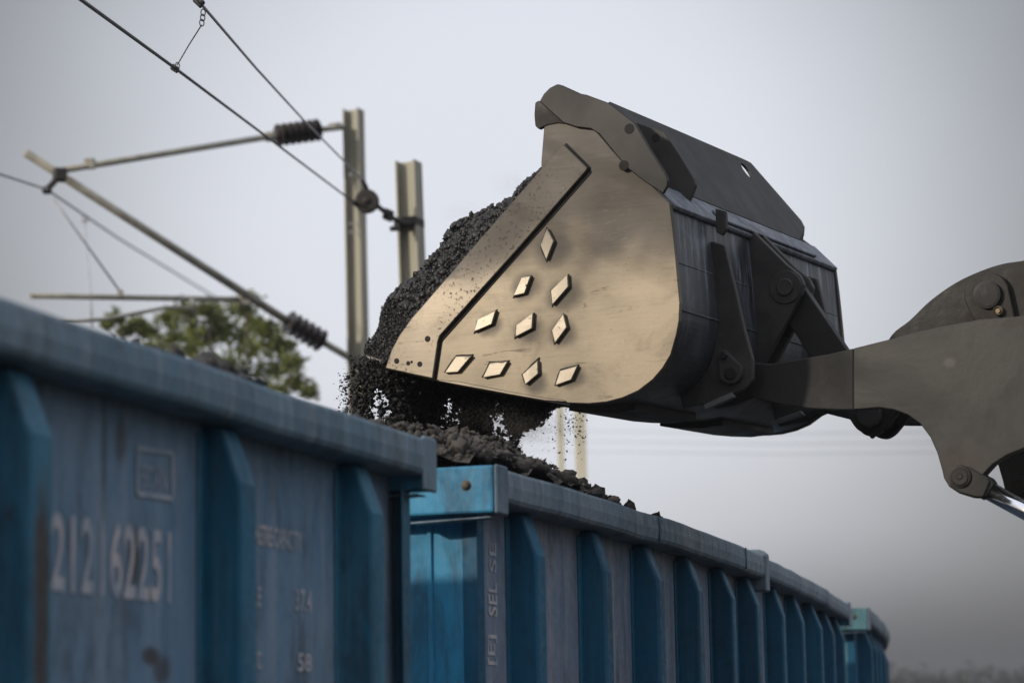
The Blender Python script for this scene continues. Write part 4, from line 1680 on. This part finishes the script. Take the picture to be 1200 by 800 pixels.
# far lattice mast seen below the bucket
cl = at_y(671, 500, 42)
mast3 = thing('catenary_mast', 'pale sunlit mast of two channels seen below the loader bucket', 'catenary mast', (cl.x, cl.y, 0), 'overhead line masts')
mb = MB()
for u0, u1 in ((653, 660.5), (673.5, 686.5)):
    a, b = at_y(u0, 500, 42), at_y(u1, 500, 42)
    mb.prism([V((a.x, a.y, 0)), V((b.x, b.y, 0)), V((b.x, b.y + .09, 0)), V((a.x, a.y + .09, 0))], V((0, 0, 10.2)), .006)
post3 = mb.build('post', m_cream, mast3)
mb = MB()
for z in np.arange(.6, 10.2, .85):
    if 5.6 < z < 8.4:
        continue
    a, b = at_y(652, 500, 42), at_y(686.5, 500, 42)
    mb.box(V(((a.x + b.x) / 2, a.y - .012, z)), V(((b.x - a.x) / 2, 0, 0)), V((0, .01, 0)), V((0, 0, .06)), .003)
mb.build('batten', m_cream, mast3)


def wire(name, label, pts, r, m, group=None):
    mb = MB()
    mb.tube(pts, r, 8)
    o = mb.build(name, m)
    tag(o, label, 'wire', group)
    return o


grp = 'overhead wires above the train'
wp = [at_y(-5, -73, 8.3), at_y(95, 0, 10.2), at_y(205, 80, 13.2), at_y(320, 166, 18.2), at_y(413, 236, 23.5)]
wire('overhead_wire', 'lower dark wire running down from the top edge to the pulley', wp, .0085, m_wire, grp)
wq = [at_y(150, -105, 9.2), at_y(234, 3, 11.4), at_y(300, 80, 14.8), at_y(355, 140, 18.6), at_y(425, 211, 23.5)]
wire('overhead_wire', 'upper grey wire crossing in front of the insulator to the pulley', wq, .0075, m_alu, grp)
wire('overhead_wire', 'faint grey wire held by the clamp on the slanting bracket tube', [at_y(-110, 167, 17), at_y(0, 204, 23), at_y(55, 222, 27.3), at_y(140, 280, 40), at_y(250, 347, 75), at_y(330, 388, 160)], [.014, .014, .014, .018, .03, .05], m_alu, grp)
for vv, lab in ((507, 'topmost of three faint wires in the haze right of the pale mast'), (519, 'middle one of three faint wires in the haze right of the pale mast'), (531, 'lowest of three faint wires in the haze right of the pale mast')):
    wire('overhead_wire', lab, [at_y(560, vv - 4, 70), at_y(900, vv + 1, 70), at_y(1180, vv - 2, 70)], .008, m_alu, 'faint far wires')
# droppers
mb = MB()
d0, d1_ = at_y(239, 10, 11.6), at_y(205, 80, 13.2)
d05 = at_y(236, 30, 11.9)
mb.tube([d05, at_y(222, 52, 12.5), at_y(208, 76, 13.1)], .0035, 6)
for k, (u, v, y) in enumerate(((238, 15, 11.7), (237.5, 21, 11.75), (236.5, 27, 11.85), (208, 77, 13.1))):
    c = at_y(u, v, y)
    ring = [c + V((math.cos(a) * .010, .004 * math.cos(a), math.sin(a) * .017)) for a in np.linspace(0, 2 * math.pi, 13)]
    mb.tube(ring, .003, 6, False)
mb.box(at_y(205, 80.5, 13.2), V((.018, 0, -.012)), V((0, .015, 0)), V((.008, 0, .014)), .004)
mb.box(at_y(233, 2, 11.4), V((.018, 0, -.018)), V((0, .015, 0)), V((.012, 0, .014)), .004)
tag(mb.build('dropper', m_wire), 'short chain dropper joining the two wires at the top edge', 'dropper', 'droppers between wires')
mb = MB()
mb.tube([at_y(99, 254, 33.5), at_y(100, 280, 33.4), at_y(106, 340, 33), at_y(108, 385, 33)], .012, 6)
mb.box(at_y(99, 256, 33.5), V((.04, 0, 0)), V((0, .03, 0)), V((0, 0, .05)), .01)
tag(mb.build('dropper', m_alu), 'thin hanging dropper crossing the level registration tube', 'dropper', 'droppers between wires')

# ------------------------------------------------------------------ trees
def leaf_mat(name, a, b):
    m, t, bs = mat(name)
    g = t.new('ShaderNodeNewGeometry')
    c = t.mix(g.outputs['Random Per Island'], a, b)
    setc(t, bs.inputs['Base Color'], c)
    bs.inputs['Roughness'].default_value = .55
    tr = t.new('ShaderNodeBsdfTranslucent')
    t.link(c, tr.inputs['Color'])
    mx = t.new('ShaderNodeMixShader')
    mx.inputs[0].default_value = .35
    t.link(bs.outputs[0], mx.inputs[1])
    t.link(tr.outputs[0], mx.inputs[2])
    t.link(mx.outputs[0], t.n['Material Output'].inputs['Surface'])
    return m


m_leaf = leaf_mat('tree_leaves', (.075, .10, .012), (.23, .25, .045))
m_leaf_far = leaf_mat('far_leaves', (.014, .02, .010), (.028, .034, .016))
m_bark = simple('tree_bark', (.06, .045, .035), (.11, .085, .065), 9)


def leaves(clumps, per, size):
    vs, fs = [], []
    for (c, r) in clumps:
        for k in range(per):
            d = V((random.gauss(0, .5), random.gauss(0, .5), random.gauss(0, .42))) * r
            p = V(c) + d
            x = V((random.gauss(0, 1), random.gauss(0, 1), random.gauss(0, .6))).normalized()
            y = x.cross(V((random.gauss(0, 1), random.gauss(0, 1), random.gauss(0, 1)))).normalized()
            s = size * random.uniform(.6, 1.3)
            i = len(vs)
            vs += [p - x * s, p + y * s * .42, p + x * s, p - y * s * .42]
            fs += [(i, i + 1, i + 2, i + 3)]
    return vs, fs


YT = 46.0
crown_px = [(140, 372, 13), (150, 388, 14), (128, 380, 9), (265, 385, 24), (225, 405, 26), (315, 385, 18), (160, 380, 16), (178, 388, 16), (196, 372, 20), (215, 365, 22), (228, 385, 24), (205, 395, 24), (240, 362, 18), (252, 372, 20), (250, 395, 20), (282, 362, 22), (290, 352, 18), (296, 380, 26), (280, 400, 30), (300, 410, 30),
            (318, 400, 24), (335, 405, 20), (344, 425, 22), (325, 430, 24), (300, 440, 30), (270, 430, 30), (240, 425, 30), (205, 420, 30), (350, 448, 18), (365, 458, 14), (330, 460, 24), (180, 410, 26)]
root = at_y(275, 500, YT)
tree = thing('leafy_tree', 'olive green leafy tree behind the near wagon below the bracket', 'tree', (root.x, root.y, 0))
cl = [(at_y(u + random.uniform(-4, 4), v, YT + random.uniform(-1.2, 1.2)), r / FPX * YT * .68) for u, v, r in crown_px]
for k in range(40):                               # the unseen lower crown behind the wagon
    cl.append((V((root.x + random.gauss(0, 1.5), YT + random.gauss(0, 1.2), random.uniform(4.2, 7.6))), .45))
vs, fs = leaves(cl, 210, .075)
new_obj('crown', vs, fs, m_leaf, tree)
mb = MB()
mb.tube([V((root.x, YT, 0)), V((root.x + .1, YT, 2)), V((root.x - .05, YT, 4.2)), V((root.x + .1, YT + .1, 6.0))], [.26, .2, .16, .09], 10)
for k in range(0, 27, 2):
    tip = V(cl[k][0])
    st = V((root.x, YT, random.uniform(3.6, 5.6)))
    mid = st.lerp(tip, .5) + V((0, 0, -.15))
    mb.tube([st, mid, tip], [.06, .04, .015], 6)
mb.build('trunk', m_bark, tree)

# far trees in the haze at the lower right: one mass
cl = []
YF = 300.0
for k in range(130):
    u = random.uniform(880, 1500)
    top = 781 + 7 * nz3((u * .012, 0, 0), 1.0) + 5 * nz3((u * .05, 4, 0), 1.0) + random.uniform(0, 8)
    P_ = at_y(u, top, YF + random.uniform(-8, 8))
    for zz in range(4):
        cl.append((V((P_.x + random.gauss(0, 1.2), P_.y, max(1.5, P_.z - 1.8 - zz * 1.8))), 2.1))
vs, fs = leaves(cl, 40, .45)
tl = new_obj('treeline', vs, fs, m_leaf_far)
tag(tl, 'dim far line of trees sunk in the haze at the bottom right', 'trees', kind='stuff')

# ------------------------------------------------------------------ ground, track, haze
m_ground = simple('ground_coal_dirt', (.025, .023, .021), (.05, .045, .04), .6, rough=(.85, .95))
m_ballast = simple('ballast_grey', (.10, .095, .09), (.2, .19, .18), 14, rough=(.85, .95), bmp=.6)
structure(new_obj('ground', [(-1500, -1500, 0), (1500, -1500, 0), (1500, 1500, 0), (-1500, 1500, 0)], [(0, 1, 2, 3)], m_ground))
track = []
for P_ in (W1, W2, W3):
    for k in range(6):
        track.append(P_.pt(P_.L * (k + .2) / 6, -1.525, 0))
track = [track[0] + (track[0] - track[1]).normalized() * 18] + track + [track[-1] + (track[-1] - track[-2]).normalized() * 12]
TP = Path([(p.x, p.y) for p in track])
mb = MB()
TP.sweep(mb, 0, TP.L, [(1.9, .004), (1.35, .11), (-1.35, .11), (-1.9, .004)], 120)
structure(mb.build('track_bed', m_ballast))
mb = MB()
for q in (.8, -.8):
    TP.sweep(mb, 0, TP.L, [(q - .035, .18), (q + .035, .18), (q + .035, .215), (q + .01, .12), (q + .07, .108), (q - .07, .108), (q - .01, .12), (q - .035, .215)][0:0] or
             [(q - .07, .105), (q + .07, .105), (q + .012, .13), (q + .035, .17), (q + .035, .20), (q - .035, .20), (q - .035, .17), (q - .012, .13)], 120)
structure(mb.build('track_rails', m_wheel))

HAZE = 0.0010
hb = MB()
hb.box(V((0, 320, 9.5)), V((330, 0, 0)), V((0, 340, 0)), V((0, 0, 10.5)))
m_haze = bpy.data.materials.new('haze_air')
m_haze.use_nodes = True
t = NT(m_haze.node_tree)
t.n.clear()
out = t.new('ShaderNodeOutputMaterial')
pv = t.new('ShaderNodeVolumePrincipled')
pv.inputs['Color'].default_value = (.40, .42, .46, 1)
pv.inputs['Density'].default_value = HAZE
pv.inputs['Anisotropy'].default_value = 0.0
t.link(pv.outputs[0], out.inputs['Volume'])
hz = hb.build('haze', m_haze)
tag(hz, 'thin dusty haze hanging over the yard', 'haze', kind='stuff')

# ------------------------------------------------------------------ sky and sun
SUN_AZ = rad(16 + 40)                              # direction the light travels, clockwise from +Y
SUN_EL = rad(17.5)
travel = V((math.sin(SUN_AZ) * math.cos(SUN_EL), math.cos(SUN_AZ) * math.cos(SUN_EL), -math.sin(SUN_EL)))
sl = bpy.data.lights.new('sun', 'SUN')
sl.energy = 2.6
sl.angle = rad(2.0)
sl.color = (1.0, .90, .77)
so = bpy.data.objects.new('sun', sl)
COL.objects.link(so)
so.rotation_euler = travel.to_track_quat('-Z', 'Y').to_euler()

world = bpy.data.worlds.new('World')
scene.world = world
world.use_nodes = True
t = NT(world.node_tree)
bg = t.n['Background']
sky = t.new('ShaderNodeTexSky')
sky.sky_type = 'NISHITA'
sky.sun_disc = False
sky.sun_elevation = SUN_EL
sky.sun_rotation = math.atan2(-travel.x, -travel.y)
sky.air_density = 1.6
sky.dust_density = 4.0
tc = t.new('ShaderNodeTexCoord')
sep = t.new('ShaderNodeSeparateXYZ')
t.link(tc.outputs['Generated'], sep.inputs[0])
# thin overcast: a pale veil, brightest mid view to imitate lens falloff, dim with dust low down
cdir = ray(605, 275).normalized()
dot = t.new('ShaderNodeVectorMath', operation='DOT_PRODUCT')
t.link(tc.outputs['Generated'], dot.inputs[0])
dot.inputs[1].default_value = cdir
ang = t.math('ARCCOSINE', t.math('MINIMUM', dot.outputs['Value'], 1.0))
ang = t.math('ADD', ang, t.math('MULTIPLY', t.math('SUBTRACT', t.noise(tc.outputs['Generated'], 3.5, 4, .55), .5), .05))
veil = t.ramp(ang, rad(4), rad(15), 9.6, 2.75)
low = t.ramp(sep.outputs['Z'], .005, .085, .2, 1.0)
veil = t.math('MULTIPLY', veil, low)
veil = t.math('ADD', veil, t.math('MULTIPLY', t.ramp(ang, rad(24), rad(60), 0, 9.5), t.ramp(sep.outputs['Z'], .05, .7, .08, 1.0)))  # unseen sky outside the view, brightened to fill the shaded wagon sides
comb = t.new('ShaderNodeVectorMath', operation='SCALE')
comb.inputs[0].default_value = (.942, .968, 1.066)
t.link(veil, comb.inputs['Scale'])
dim = t.new('ShaderNodeVectorMath', operation='SCALE')
t.link(t.mix(.82, sky.outputs[0], comb.outputs[0]), dim.inputs[0])
t.link(t.ramp(sep.outputs['Z'], .0, .065, .55, 1.0), dim.inputs['Scale'])
t.link(dim.outputs[0], bg.inputs['Color'])
bg.inputs['Strength'].default_value = .10

vs_ = scene.view_settings
vs_.view_transform = 'Standard'
vs_.look = 'None'
vs_.exposure = 0.0
vs_.gamma = 1.0
vs_.use_curve_mapping = False
scene.cycles.use_denoising = True
scene.cycles.volume_bounces = 1
scene.cycles.max_bounces = 8
scene.cycles.volume_step_rate = 4
